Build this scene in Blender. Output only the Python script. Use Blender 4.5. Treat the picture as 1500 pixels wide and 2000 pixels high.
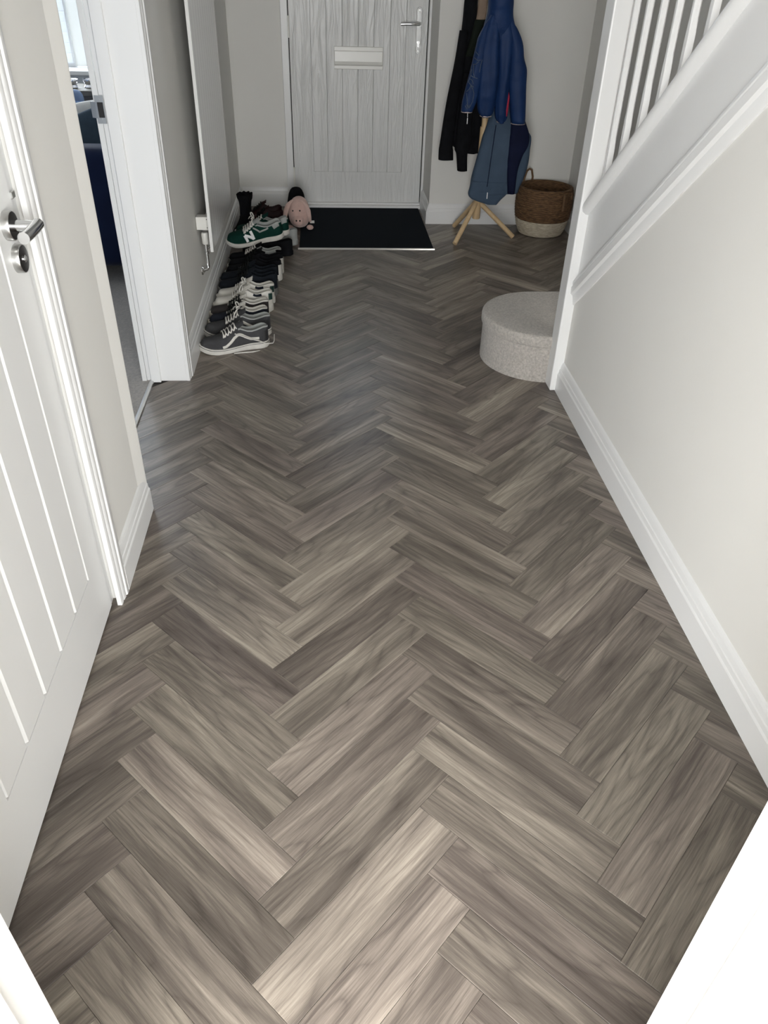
import bpy, bmesh, math, random
from mathutils import Vector, Matrix
random.seed(7)
PI = math.pi
for o in list(bpy.data.objects): bpy.data.objects.remove(o, do_unlink=True)
scene = bpy.context.scene
C = scene.collection

# ------------------------------------------------------------------ camera
F_PX, PITCH, YAW, ROLL, CAM_H = 1498.42, 0.628257, 0.086183, -0.031501, 1.43134
fw = Vector((math.sin(YAW)*math.cos(PITCH), math.cos(YAW)*math.cos(PITCH), -math.sin(PITCH)))
rt = Vector((math.cos(YAW), -math.sin(YAW), 0)); dn = fw.cross(rt)
rt2 = rt*math.cos(ROLL) + dn*math.sin(ROLL); dn2 = dn*math.cos(ROLL) - rt*math.sin(ROLL)
cam = bpy.data.cameras.new('camera'); cam_o = bpy.data.objects.new('camera', cam); C.objects.link(cam_o)
cam.sensor_fit = 'VERTICAL'; cam.sensor_height = 36; cam.lens = F_PX/2000*36; cam.clip_start = 0.02
cam_o.matrix_world = Matrix(((rt2.x, -dn2.x, -fw.x, 0), (rt2.y, -dn2.y, -fw.y, 0), (rt2.z, -dn2.z, -fw.z, CAM_H), (0, 0, 0, 1)))
scene.camera = cam_o

# ------------------------------------------------------------------ light
scene.view_settings.view_transform = 'Standard'; scene.view_settings.look = 'None'
scene.view_settings.gamma = 1.0; scene.view_settings.use_curve_mapping = False
scene.view_settings.exposure = 0.0
w = bpy.data.worlds.new('sky'); scene.world = w; w.use_nodes = True
bg = w.node_tree.nodes['Background']; bg.inputs[0].default_value = (0.78, 0.89, 1.0, 1); bg.inputs[1].default_value = 6.5
def area_light(name, loc, target, sx, sy, power, col):
    l = bpy.data.lights.new(name, 'AREA'); l.shape = 'RECTANGLE'; l.size = sx; l.size_y = sy; l.energy = power; l.color = col
    o = bpy.data.objects.new(name, l); C.objects.link(o); o.location = loc
    o.rotation_euler = (Vector(target)-Vector(loc)).to_track_quat('-Z', 'Y').to_euler(); return o
area_light('kitchen_patio_daylight', (-0.95, -2.95, 1.20), (-0.95, 0, 1.20), 6.3, 2.0, 620, (1.0, 0.968, 0.915))
area_light('living_room_window_daylight', (-2.2, 5.70, 1.5), (-2.2, 0, 1.2), 1.3, 1.2, 55, (0.86, 0.93, 1.0))
area_light('landing_fill_light', (1.30, 1.9, 4.6), (1.0, 3.2, 0), 0.6, 1.6, 40, (1.0, 0.98, 0.95))  # added fill high in the stairwell

# ------------------------------------------------------------------ materials
def mat(name, col, rough=0.6, metal=0.0, var=0.0, vscale=8.0, bump=0.0, bscale=60.0, bdist=0.002, spec=0.5, stretch=None, coat=0.0, sheen=0.0):
    m = bpy.data.materials.new(name); m.use_nodes = True
    nt = m.node_tree; N = nt.nodes; b = N['Principled BSDF']
    b.inputs['Base Color'].default_value = (*col, 1); b.inputs['Roughness'].default_value = rough
    b.inputs['Metallic'].default_value = metal; b.inputs['Specular IOR Level'].default_value = spec
    if coat: b.inputs['Coat Weight'].default_value = coat; b.inputs['Coat Roughness'].default_value = 0.1
    if sheen: b.inputs['Sheen Weight'].default_value = sheen
    tc = N.new('ShaderNodeTexCoord'); src = tc.outputs['Object']
    if stretch:
        mp = N.new('ShaderNodeMapping'); mp.inputs['Scale'].default_value = stretch
        nt.links.new(src, mp.inputs['Vector']); src = mp.outputs['Vector']
    if var:
        n = N.new('ShaderNodeTexNoise'); n.inputs['Scale'].default_value = vscale; n.inputs['Detail'].default_value = 4
        nt.links.new(src, n.inputs['Vector'])
        r = N.new('ShaderNodeValToRGB'); e = r.color_ramp.elements
        e[0].position = 0.3; e[1].position = 0.7
        e[0].color = (*[c*(1-var) for c in col], 1); e[1].color = (*[min(1, c*(1+var)) for c in col], 1)
        nt.links.new(n.outputs['Fac'], r.inputs['Fac']); nt.links.new(r.outputs['Color'], b.inputs['Base Color'])
    if bump:
        n2 = N.new('ShaderNodeTexNoise'); n2.inputs['Scale'].default_value = bscale; n2.inputs['Detail'].default_value = 3
        nt.links.new(src, n2.inputs['Vector'])
        bp = N.new('ShaderNodeBump'); bp.inputs['Strength'].default_value = bump; bp.inputs['Distance'].default_value = bdist
        nt.links.new(n2.outputs['Fac'], bp.inputs['Height']); nt.links.new(bp.outputs['Normal'], b.inputs['Normal'])
    return m

def plank_material():
    m = bpy.data.materials.new('vinyl_oak_plank'); m.use_nodes = True
    nt = m.node_tree; N = nt.nodes; L = nt.links; b = N['Principled BSDF']
    tc = N.new('ShaderNodeTexCoord'); oi = N.new('ShaderNodeObjectInfo')
    def mth(op, a, bb=None, clamp=False):
        n = N.new('ShaderNodeMath'); n.operation = op; n.use_clamp = clamp
        for i, v in enumerate((a, bb)):
            if v is None: continue
            if isinstance(v, (int, float)): n.inputs[i].default_value = v
            else: L.new(v, n.inputs[i])
        return n.outputs[0]
    rnd = oi.outputs['Random']
    off = N.new('ShaderNodeCombineXYZ')
    L.new(mth('MULTIPLY', rnd, 37.3), off.inputs[0]); L.new(mth('MULTIPLY', rnd, 91.7), off.inputs[1]); L.new(mth('MULTIPLY', rnd, 53.1), off.inputs[2])
    add = N.new('ShaderNodeVectorMath'); add.operation = 'ADD'; L.new(tc.outputs['Object'], add.inputs[0]); L.new(off.outputs[0], add.inputs[1])
    def noise(scale3, scale, detail, rough, dist=0.0):
        mp = N.new('ShaderNodeMapping'); mp.inputs['Scale'].default_value = scale3; L.new(add.outputs[0], mp.inputs['Vector'])
        n = N.new('ShaderNodeTexNoise'); n.inputs['Scale'].default_value = scale; n.inputs['Detail'].default_value = detail
        n.inputs['Roughness'].default_value = rough; n.inputs['Distortion'].default_value = dist
        L.new(mp.outputs[0], n.inputs['Vector']); return n.outputs['Fac']
    broad = noise((0.9, 9.0, 1), 2.0, 2, 0.45, 0.3)
    figure = noise((1.1, 8.5, 1), 1.5, 1.5, 0.4, 0.25)
    rings = mth('ABSOLUTE', mth('SINE', mth('MULTIPLY', figure, 36.0)))
    rings = mth('POWER', rings, 0.55)
    fine = noise((4, 120, 1), 2.6, 4, 0.7, 0.1)
    hair = noise((7, 300, 1), 2.8, 3, 0.7, 0.0)
    mid = noise((1.5, 34, 1), 3.0, 3, 0.6, 0.2)
    v = mth('ADD', mth('MULTIPLY', broad, 0.95), mth('MULTIPLY', rings, 0.17))
    v = mth('ADD', v, mth('MULTIPLY', mid, 0.42)); v = mth('ADD', v, mth('MULTIPLY', fine, 0.50))
    v = mth('ADD', v, mth('MULTIPLY', mth('SUBTRACT', rnd, 0.5), 0.20))
    v = mth('ADD', v, mth('MULTIPLY', mth('SUBTRACT', hair, 0.5), 0.34))
    v = mth('SUBTRACT', v, 0.565)
    r = N.new('ShaderNodeValToRGB'); e = r.color_ramp.elements
    e[0].position = 0.12; e[0].color = (0.062, 0.052, 0.045, 1)
    e[1].position = 0.95; e[1].color = (0.46, 0.415, 0.35, 1)
    k = e.new(0.42); k.color = (0.135, 0.117, 0.101, 1)
    k = e.new(0.66); k.color = (0.250, 0.221, 0.188, 1)
    L.new(v, r.inputs['Fac'])
    # warm / mauve tint from plank to plank
    hs = N.new('ShaderNodeMix'); hs.data_type = 'RGBA'; hs.blend_type = 'MULTIPLY'; hs.inputs['Factor'].default_value = 1.0
    tr = N.new('ShaderNodeValToRGB'); te = tr.color_ramp.elements
    te[0].color = (1.0, 0.955, 0.96, 1); te[1].color = (1.0, 0.99, 0.955, 1)
    L.new(mth('FRACT', mth('MULTIPLY', rnd, 7.77)), tr.inputs['Fac'])
    L.new(r.outputs['Color'], hs.inputs['A']); L.new(tr.outputs['Color'], hs.inputs['B'])
    L.new(hs.outputs['Result'], b.inputs['Base Color'])
    b.inputs['Roughness'].default_value = 0.34; b.inputs['Specular IOR Level'].default_value = 0.34
    bp = N.new('ShaderNodeBump'); bp.inputs['Strength'].default_value = 0.25; bp.inputs['Distance'].default_value = 0.0006
    L.new(fine, bp.inputs['Height']); L.new(bp.outputs['Normal'], b.inputs['Normal'])
    return m

def door_grain_material():
    m = mat('woodgrain_white_door', (0.70, 0.70, 0.69), 0.33)
    nt = m.node_tree; N = nt.nodes; L = nt.links
    tc = N.new('ShaderNodeTexCoord'); mp = N.new('ShaderNodeMapping'); mp.inputs['Scale'].default_value = (9, 1, 0.9); L.new(tc.outputs['Object'], mp.inputs['Vector'])
    n = N.new('ShaderNodeTexNoise'); n.inputs['Scale'].default_value = 2.2; n.inputs['Detail'].default_value = 2; n.inputs['Distortion'].default_value = 0.7; L.new(mp.outputs[0], n.inputs['Vector'])
    mu = N.new('ShaderNodeMath'); mu.operation = 'MULTIPLY'; mu.inputs[1].default_value = 60; L.new(n.outputs['Fac'], mu.inputs[0])
    si = N.new('ShaderNodeMath'); si.operation = 'SINE'; L.new(mu.outputs[0], si.inputs[0])
    bp = N.new('ShaderNodeBump'); bp.inputs['Strength'].default_value = 0.38; bp.inputs['Distance'].default_value = 0.0012
    L.new(si.outputs[0], bp.inputs['Height']); L.new(bp.outputs['Normal'], N['Principled BSDF'].inputs['Normal'])
    return m

def glass_material():
    m = bpy.data.materials.new('clear_pane'); m.use_nodes = True; nt = m.node_tree; N = nt.nodes
    b = N['Principled BSDF']; N.remove(b); out = [x for x in N if x.type == 'OUTPUT_MATERIAL'][0]
    tr = N.new('ShaderNodeBsdfTransparent'); gl = N.new('ShaderNodeBsdfGlossy'); gl.inputs['Roughness'].default_value = 0.02
    fr = N.new('ShaderNodeFresnel'); fr.inputs['IOR'].default_value = 1.45; mx = N.new('ShaderNodeMixShader')
    nt.links.new(fr.outputs[0], mx.inputs[0]); nt.links.new(tr.outputs[0], mx.inputs[1]); nt.links.new(gl.outputs[0], mx.inputs[2]); nt.links.new(mx.outputs[0], out.inputs[0])
    return m

def blind_material(name, c0, c1):
    m = bpy.data.materials.new(name); m.use_nodes = True; nt = m.node_tree; N = nt.nodes
    N.remove(N['Principled BSDF']); out = [x for x in N if x.type == 'OUTPUT_MATERIAL'][0]
    d = N.new('ShaderNodeBsdfDiffuse'); t = N.new('ShaderNodeBsdfTranslucent'); mx = N.new('ShaderNodeMixShader'); n = N.new('ShaderNodeTexNoise'); n.inputs['Scale'].default_value = 6
    r = N.new('ShaderNodeValToRGB'); r.color_ramp.elements[0].color = (*c0, 1); r.color_ramp.elements[1].color = (*c1, 1); nt.links.new(n.outputs['Fac'], r.inputs['Fac'])
    for b in (d, t): nt.links.new(r.outputs['Color'], b.inputs['Color'])
    mx.inputs[0].default_value = .6; nt.links.new(d.outputs[0], mx.inputs[1]); nt.links.new(t.outputs[0], mx.inputs[2]); nt.links.new(mx.outputs[0], out.inputs[0]); return m

def weave_material(name, dark, light):
    m = mat(name, dark, 0.85); nt = m.node_tree; N = nt.nodes; L = nt.links
    tc = N.new('ShaderNodeTexCoord'); mp = N.new('ShaderNodeMapping'); mp.inputs['Scale'].default_value = (14, 14, 110); L.new(tc.outputs['Object'], mp.inputs['Vector'])
    n = N.new('ShaderNodeTexNoise'); n.inputs['Scale'].default_value = 2.5; n.inputs['Detail'].default_value = 4; L.new(mp.outputs[0], n.inputs['Vector'])
    r = N.new('ShaderNodeValToRGB'); e = r.color_ramp.elements; e[0].position = 0.35; e[1].position = 0.68; e[0].color = (*dark, 1); e[1].color = (*light, 1)
    L.new(n.outputs['Fac'], r.inputs['Fac']); L.new(r.outputs['Color'], N['Principled BSDF'].inputs['Base Color']); return m

def fab(name, col, rough=0.9, **k): return mat(name, col, rough, spec=0.12, **k)
MT = dict(
    plank=plank_material(), sub=mat('dark_subfloor', (0.05, 0.045, 0.04), 0.9, var=0.1),
    wall=mat('matt_white_emulsion', (0.765, 0.752, 0.718), 0.75, var=0.012, vscale=3, bump=0.08, bscale=220, bdist=0.0006),
    ceil=mat('ceiling_white', (0.74, 0.735, 0.72), 0.8, var=0.01),
    trim=mat('white_satin_trim', (0.80, 0.80, 0.795), 0.32, var=0.01, vscale=2),
    door=mat('white_painted_door', (0.80, 0.80, 0.795), 0.36, var=0.008, vscale=2, bump=0.05, bscale=90, bdist=0.0005),
    grain=door_grain_material(), white=mat('white_plastic', (0.80, 0.79, 0.75), 0.3, var=0.01),
    rad=mat('white_enamel_radiator', (0.78, 0.78, 0.77), 0.12, var=0.008), chrome=mat('polished_chrome', (0.75, 0.76, 0.77), 0.13, 1.0, var=0.02),
    steel=mat('brushed_steel', (0.55, 0.55, 0.54), 0.3, 1.0, var=0.05, vscale=30), alu=mat('aluminium_edge', (0.80, 0.80, 0.78), 0.28, 1.0, var=0.04),
    gun=mat('gunmetal_face', (0.10, 0.10, 0.105), 0.25, 1.0, var=0.05), black=mat('black_gasket', (0.008, 0.008, 0.009), 0.6, var=0.2), glass=glass_material(),
    carpet=mat('stair_carpet_greige', (0.43, 0.40, 0.365), 0.95, var=0.22, vscale=120, bump=0.9, bscale=300, bdist=0.004, sheen=0.3),
    carpet2=mat('living_room_carpet', (0.36, 0.33, 0.30), 0.95, var=0.2, vscale=90, bump=0.8, bscale=260, bdist=0.004, sheen=0.3),
    matt=fab('dark_entrance_mat', (0.005, 0.009, 0.014), 0.95, var=0.5, vscale=260, bump=1.0, bscale=420, bdist=0.004),
    pine=mat('light_beech_wood', (0.62, 0.45, 0.26), 0.45, var=0.10, vscale=6, stretch=(14, 14, 1.2)),
    weave=weave_material('brown_seagrass_weave', (0.055, 0.028, 0.013), (0.21, 0.115, 0.052)),
    weave2=weave_material('pale_straw_weave', (0.40, 0.34, 0.25), (0.66, 0.60, 0.48)),
    strap=mat('brown_strap', (0.16, 0.09, 0.045), 0.7, var=0.2, vscale=40),
    dark=fab('black_fabric', (0.0065, 0.0068, 0.0085), 0.9, var=0.25, vscale=20, bump=0.4, bscale=300),
    blue=mat('royal_blue_nylon', (0.006, 0.027, 0.098), 0.58, spec=0.25, var=0.12, vscale=9, bump=0.35, bscale=45, bdist=0.004),
    slate=fab('slate_blue_cloth', (0.060, 0.090, 0.135), 0.75, var=0.08, vscale=14, bump=0.3, bscale=160),
    navy=fab('dark_navy_cloth', (0.007, 0.010, 0.032), 0.75, var=0.15, vscale=14, bump=0.3, bscale=160),
    red=mat('crimson_lining', (0.36, 0.012, 0.045), 0.7, var=0.2), piping=mat('pale_piping', (0.55, 0.46, 0.44), 0.6, var=0.3, vscale=140),
    blind=blind_material('translucent_white_slat', (.84, .85, .86), (.90, .90, .90)), litreveal=blind_material('translucent_lit_reveal', (.84, .83, .80), (.86, .85, .82)), refl=mat('silver_reflective_tab', (0.85, 0.85, 0.86), 0.3, var=0.03), web=mat('grey_printed_line', (0.075, 0.10, 0.145), 0.5, var=0.15),  # reveal sheet is translucent only so that it looks brightly lit
    tan=fab('tan_cloth', (0.27, 0.20, 0.15), 0.85, var=0.1, vscale=20, bump=0.3), olive=fab('dark_olive_cloth', (0.010, 0.014, 0.010), 0.9, var=0.2, bump=0.3),
    pig=mat('pink_plush', (0.60, 0.41, 0.36), 0.95, var=0.07, vscale=40, bump=0.7, bscale=350, bdist=0.003, sheen=0.4),
    pig2=mat('pink_plush_ear', (0.62, 0.44, 0.39), 0.95, var=0.07, vscale=40, bump=0.7, bscale=350, bdist=0.003, sheen=0.4),
    eye=mat('black_bead', (0.01, 0.01, 0.01), 0.2, var=0.2),
    charcoal=fab('charcoal_suede', (0.055, 0.055, 0.058), 0.85, var=0.12, vscale=40, bump=0.3, bscale=300),
    shoewhite=mat('white_leather', (0.62, 0.60, 0.55), 0.5, var=0.05, vscale=20, bump=0.2, bscale=200),
    cream=mat('cream_rubber', (0.60, 0.56, 0.48), 0.6, var=0.10, vscale=25), rubber=mat('off_white_rubber', (0.60, 0.58, 0.54), 0.6, var=0.12, vscale=18),
    lace=mat('white_cotton_lace', (0.66, 0.64, 0.60), 0.85, var=0.08, vscale=90), blacklace=fab('black_lace', (0.012, 0.014, 0.014), 0.85, var=0.1),
    navysuede=fab('navy_suede', (0.018, 0.021, 0.030), 0.9, var=0.15, vscale=30, bump=0.3, bscale=280),
    brownsuede=fab('dark_brown_suede', (0.045, 0.040, 0.040), 0.9, var=0.15, vscale=30, bump=0.3, bscale=280),
    green=fab('bottle_green_suede', (0.004, 0.030, 0.023), 0.85, var=0.15, vscale=30, bump=0.3, bscale=280),
    greysuede=fab('light_grey_suede', (0.33, 0.34, 0.33), 0.85, var=0.1, vscale=30, bump=0.3), teal=mat('dark_green_heel_tab', (0.008, 0.035, 0.028), 0.5, var=0.1),
    maroon=fab('oxblood_leather', (0.022, 0.006, 0.007), 0.4, var=0.2, vscale=20), foxing=mat('dark_foxing_line', (0.02, 0.02, 0.022), 0.6, var=0.1),
    bulky=fab('dark_blue_knit', (0.012, 0.015, 0.020), 0.9, var=0.2, vscale=40, bump=0.5, bscale=300), greysole=mat('grey_foam_sole', (0.13, 0.13, 0.12), 0.7, var=0.1),
    sofa=fab('navy_velvet', (0.006, 0.012, 0.040), 0.8, var=0.15, vscale=8, sheen=0.15), cush=fab('teal_grey_cushion', (0.045, 0.066, 0.088), 0.9, var=0.08, vscale=30, bump=0.3),
    cushw=mat('white_cushion', (0.62, 0.61, 0.58), 0.9, var=0.04, vscale=30), cushb=fab('blue_cushion', (0.05, 0.11, 0.22), 0.85, var=0.1, vscale=20),
    cushl=mat('pale_blue_cushion', (0.19, 0.26, 0.40), 0.85, var=0.08, vscale=20), darkwood=mat('weathered_grey_wood', (0.13, 0.12, 0.10), 0.5, var=0.25, vscale=12, stretch=(2, 20, 20)),
    silver=mat('silver_glass', (0.80, 0.80, 0.84), 0.08, 1.0, var=0.05), brick=mat('anthracite_panel', (0.02, 0.02, 0.025), 0.5, var=0.2),
    ext=mat('exterior_ground', (0.35, 0.35, 0.34), 0.9, var=0.15, vscale=2))

# ------------------------------------------------------------------ geometry helpers
WL = {}
def W(p): return WL.get(p.name, Vector((0, 0, 0))) if p else Vector((0, 0, 0))
def tag(o, label=None, cat=None, group=None, kind=None):
    if label: o['label'] = label
    if cat: o['category'] = cat
    if group: o['group'] = group
    if kind: o['kind'] = kind
    return o
def thing(name, label, cat, loc=(0, 0, 0), rot=(0, 0, 0), group=None, kind=None):
    o = bpy.data.objects.new(name, None); C.objects.link(o); o.location = loc; o.rotation_euler = rot
    o.empty_display_size = 0.05; WL[o.name] = Vector(loc); return tag(o, label, cat, group, kind)
class G:
    def __init__(s): s.v = []; s.f = []
    def add(s, vs, fs):
        n = len(s.v); s.v += [tuple(p) for p in vs]; s.f += [tuple(i+n for i in f) for f in fs]; return s
    def box(s, x0, x1, y0, y1, z0, z1):
        return s.add([(x0, y0, z0), (x1, y0, z0), (x1, y1, z0), (x0, y1, z0), (x0, y0, z1), (x1, y0, z1), (x1, y1, z1), (x0, y1, z1)],
                     [(0, 3, 2, 1), (4, 5, 6, 7), (0, 1, 5, 4), (1, 2, 6, 5), (2, 3, 7, 6), (3, 0, 4, 7)])
    def prism(s, poly, fn, a, b):      # fn(p, q, t) -> xyz ; extrude polygon from t=a to t=b
        n = len(poly)
        return s.add([fn(p, q, a) for p, q in poly]+[fn(p, q, b) for p, q in poly],
                     [tuple(range(n-1, -1, -1)), tuple(range(n, 2*n))]+[(i, (i+1) % n, n+(i+1) % n, n+i) for i in range(n)])
    def loft(s, rings, cap0=True, cap1=True, closed=True):
        n = len(rings[0]); m = len(rings); vs = [p for r in rings for p in r]; fs = []
        for i in range(m-1):
            for j in range(n if closed else n-1):
                k = (j+1) % n; fs.append((i*n+j, i*n+k, (i+1)*n+k, (i+1)*n+j))
        if cap0: fs.append(tuple(range(n-1, -1, -1)))
        if cap1: fs.append(tuple((m-1)*n+j for j in range(n)))
        return s.add(vs, fs)
    def tube(s, pts, r, n=8, caps=True):
        pts = [Vector(p) for p in pts]; rs = r if isinstance(r, (list, tuple)) else [r]*len(pts); rings = []
        t0 = (pts[1]-pts[0]).normalized(); up = Vector((0, 0, 1)) if abs(t0.z) < .9 else Vector((1, 0, 0))
        a = t0.cross(up).normalized()
        for i, p in enumerate(pts):
            t = (pts[min(i+1, len(pts)-1)]-pts[max(i-1, 0)]).normalized()
            a = (a-t*a.dot(t)).normalized(); b = t.cross(a)
            rings.append([p+(a*math.cos(2*PI*k/n)+b*math.sin(2*PI*k/n))*rs[i] for k in range(n)])
        return s.loft(rings, caps, caps)
    def lathe(s, prof, c=(0, 0, 0), n=24, axis='z', caps=True):
        rings = []
        for r, h in prof:
            ring = []
            for k in range(n):
                a = 2*PI*k/n; u, v = r*math.cos(a), r*math.sin(a)
                ring.append({'z': (c[0]+u, c[1]+v, c[2]+h), 'x': (c[0]+h, c[1]+u, c[2]+v), 'y': (c[0]+v, c[1]+h, c[2]+u)}[axis])
            rings.append(ring)
        return s.loft(rings, caps, caps)
    def sphere(s, c, r, n=12, m=8, sc=(1, 1, 1)):
        return s.loft([[(c[0]+r*sc[0]*math.sin(PI*i/m)*math.cos(2*PI*k/n), c[1]+r*sc[1]*math.sin(PI*i/m)*math.sin(2*PI*k/n), c[2]-r*sc[2]*math.cos(PI*i/m)) for k in range(n)] for i in [.08]+list(range(1, m))+[m-.08]])
    def mesh(s, name, bevel=0, seg=1, smooth=False, weld=False):
        me = bpy.data.meshes.new(name); me.from_pydata(s.v, [], s.f)
        bm = bmesh.new(); bm.from_mesh(me)
        if weld: bmesh.ops.remove_doubles(bm, verts=bm.verts, dist=1e-5)
        bmesh.ops.recalc_face_normals(bm, faces=bm.faces)
        if bevel:
            es = [e for e in bm.edges if len(e.link_faces) == 2 and e.calc_face_angle(0) > 0.5]
            bmesh.ops.bevel(bm, geom=es, offset=bevel, segments=seg, affect='EDGES', profile=0.5, clamp_overlap=True)
        bm.to_mesh(me); bm.free()
        if smooth:
            for p in me.polygons: p.use_smooth = True
            if smooth != 'all':
                me.set_sharp_from_angle(angle=math.radians(40))
        return me
    def build(s, name, m, parent=None, bevel=0, seg=1, smooth=False, world=True, weld=False):
        me = s.mesh(name, bevel, seg, smooth, weld); me.materials.append(MT[m] if isinstance(m, str) else m)
        o = bpy.data.objects.new(name, me); C.objects.link(o)
        if parent:
            o.parent = parent
            if world: o.location = -W(parent)
        WL[o.name] = Vector((0, 0, 0))
        return o
def struct(name, g, m, label, cat, bevel=0, **k):
    return tag(g.build(name, m, None, bevel, **k), label, cat, kind='structure')
def bz(p0, p1, p2, p3, n=10):
    p0, p1, p2, p3 = map(Vector, (p0, p1, p2, p3)); out = []
    for i in range(n+1):
        t = i/n; out.append(p0*(1-t)**3+p1*3*t*(1-t)**2+p2*3*t*t*(1-t)+p3*t**3)
    return out
def interp(tab, u):
    for (a, b), (c, d) in zip(tab, tab[1:]):
        if u <= c: 
            t = (u-a)/(c-a) if c > a else 0; return b+(d-b)*t
    return tab[-1][1]
def smooth_tab(tab, u):
    n = len(tab)
    for i in range(n-1):
        if u <= tab[i+1][0] or i == n-2:
            x0, y0 = tab[i]; x1, y1 = tab[i+1]
            m0 = (y1-tab[max(i-1, 0)][1])/(x1-tab[max(i-1, 0)][0]); m1 = (tab[min(i+2, n-1)][1]-y0)/(tab[min(i+2, n-1)][0]-x0)
            h = x1-x0; t = min(max((u-x0)/h, 0), 1)
            return (2*t**3-3*t*t+1)*y0+(t**3-2*t*t+t)*h*m0+(-2*t**3+3*t*t)*y1+(t**3-t*t)*h*m1

# ------------------------------------------------------------------ floor : herringbone planks
PW, PL = 0.1016, 0.4572; pw, pl, pp = PW/2**.5, PL/2**.5, PW*2**.5
X0, Y0 = -0.14995, 0.59791
floor = struct('floor', G().box(-0.80, 1.62, 0.20, 5.62, -0.05, -0.004), 'sub', 'grey oak-look herringbone plank floor of the hallway', 'floor')
def clip(poly, ax, val, keep_less):
    out = []
    for i in range(len(poly)):
        a, b = poly[i], poly[(i+1) % len(poly)]
        ia = (a[ax] <= val) == keep_less; ib = (b[ax] <= val) == keep_less
        if ia: out.append(a)
        if ia != ib:
            t = (val-a[ax])/(b[ax]-a[ax]); out.append((a[0]+(b[0]-a[0])*t, a[1]+(b[1]-a[1])*t))
    return out
def plank_mesh(poly):
    # poly: local xy, ccw ; gently bevelled slab with a hairline joint
    cx = sum(p[0] for p in poly)/len(poly); cy = sum(p[1] for p in poly)/len(poly)
    def inset(d):
        out = []; n = len(poly)
        for i in range(n):
            p, q, r = Vector(poly[i-1]), Vector(poly[i]), Vector(poly[(i+1) % n])
            a = (q-p).normalized(); b = (r-q).normalized(); na, nb = Vector((-a.y, a.x)), Vector((-b.y, b.x))
            k = (na+nb); k = k/max(k.length_squared/2, .15) if k.length > 1e-6 else na
            out.append(q+k*d)
        return out
    g = G(); n = len(poly); o = inset(0.0002); i1 = inset(0.0010)
    g.add([(p.x, p.y, -0.004) for p in o]+[(p.x, p.y, -0.0007) for p in o]+[(p.x, p.y, 0) for p in i1],
          [(i, (i+1) % n, n+(i+1) % n, n+i) for i in range(n)]+[(n+i, n+(i+1) % n, 2*n+(i+1) % n, 2*n+i) for i in range(n)]+[tuple(2*n+i for i in range(n))])
    me = g.mesh('plank'); me.materials.append(MT['plank']); return me
FULL = plank_mesh([(-PL/2, -PW/2), (PL/2, -PW/2), (PL/2, PW/2), (-PL/2, PW/2)])
for m_ in range(-2, 4):
    for n_ in range(-8, 42):
        for kind in (0, 1):
            if kind == 0:
                l = Vector((X0+2*pl*m_, Y0+n_*pp)); d = Vector((1, 1))/2**.5; e = Vector((1, -1))/2**.5; ang = PI/4
            else:
                l = Vector((X0-pl+2*pl*m_, Y0+pl+n_*pp)); d = Vector((1, -1))/2**.5; e = Vector((1, 1))/2**.5; ang = -PI/4
            c = l+d*PL/2+e*PW/2
            xmax = 1.60 if c.y > 3.0 else 0.95
            xmin = -0.712 if 2.15 < c.y < 2.95 else -0.60
            ymax = 5.21 if c.x > 0.72 else 5.57
            poly = [tuple(l), tuple(l+e*PW), tuple(l+e*PW+d*PL), tuple(l+d*PL)]
            pc = poly
            for ax, val, less in ((0, xmax, True), (0, xmin, False), (1, ymax, True), (1, 0.24, False)):
                if len(pc) > 2: pc = clip(pc, ax, val, less)
            if len(pc) < 3: continue
            ar = sum(pc[i][0]*pc[(i+1) % len(pc)][1]-pc[(i+1) % len(pc)][0]*pc[i][1] for i in range(len(pc)))/2
            if abs(ar) < 2e-4: continue
            if pc == poly: me = FULL
            else:
                if ar < 0: pc = pc[::-1]
                ca, sa = math.cos(-ang), math.sin(-ang)
                loc = []
                for p in pc:
                    q = ((p[0]-c.x)*ca-(p[1]-c.y)*sa, (p[0]-c.x)*sa+(p[1]-c.y)*ca)
                    if not loc or (abs(q[0]-loc[-1][0])+abs(q[1]-loc[-1][1]) > 1e-4): loc.append(q)
                if len(loc) < 3: continue
                me = plank_mesh(loc)
            o = bpy.data.objects.new('plank', me); C.objects.link(o); o.parent = floor
            o.location = (c.x, c.y, 0); o.rotation_euler = (0, 0, ang)

# ------------------------------------------------------------------ room shell
XL, XLs = -0.574, -0.555        # left wall face, skirting face
XR = 0.947                      # right (under-stair) wall face
ZC = 2.40
YD = 5.60                       # front door plane
YB = 5.198                      # coat-corner back wall
XF = 1.585                      # far right wall
KY0, KY1 = 0.290, 0.414         # kitchen doorway wall
JL, JR = -0.340, 0.420
DL0, DL1 = 0.665, 1.561         # left door
LV0, LV1 = 2.03, 2.90           # living room doorway

gw = G().box(XL-.11, XL, KY1, DL0-.03, 0, ZC).box(XL-.11, XL, DL1+.03, 1.945, 0, ZC).box(XL-.11, XL, DL0-.03, DL1+.03, 2.05, ZC)
gw.prism([(XL-.11, 1.945), (XL, 1.945), (XL+.011, 2.004), (XL+.011, 2.010), (XL-.11, 2.010)], lambda p, q, t: (p, q, t), 0, ZC)
gw.box(XL-.11, XL, LV0-.02, LV1+.03, 2.06, ZC).box(XL-.11, XL, LV1+.03, YD+.1, 0, ZC)
struct('wall_left', gw, 'wall', 'off-white painted wall with two doorways on the left', 'wall')
gb = G().box(-1.2, -0.245, YD, YD+.12, 0, ZC).box(-0.245, .705, YD, YD+.12, 2.12, ZC)
struct('wall_front', gb, 'wall', 'off-white wall around the front door', 'wall')
struct('wall_back', G().box(.680, XF+.1, YB, YD+.12, 0, ZC), 'wall', 'pale wall behind the coat stand and basket', 'wall')
struct('wall_far_right', G().box(XF, XF+.1, KY0, YB, 0, 4.9), 'wall', 'shaded wall on the far side of the stairs', 'wall')
SL = 0.815
def zlow(y): return 0.385+SL*(2.797-y)
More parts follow.
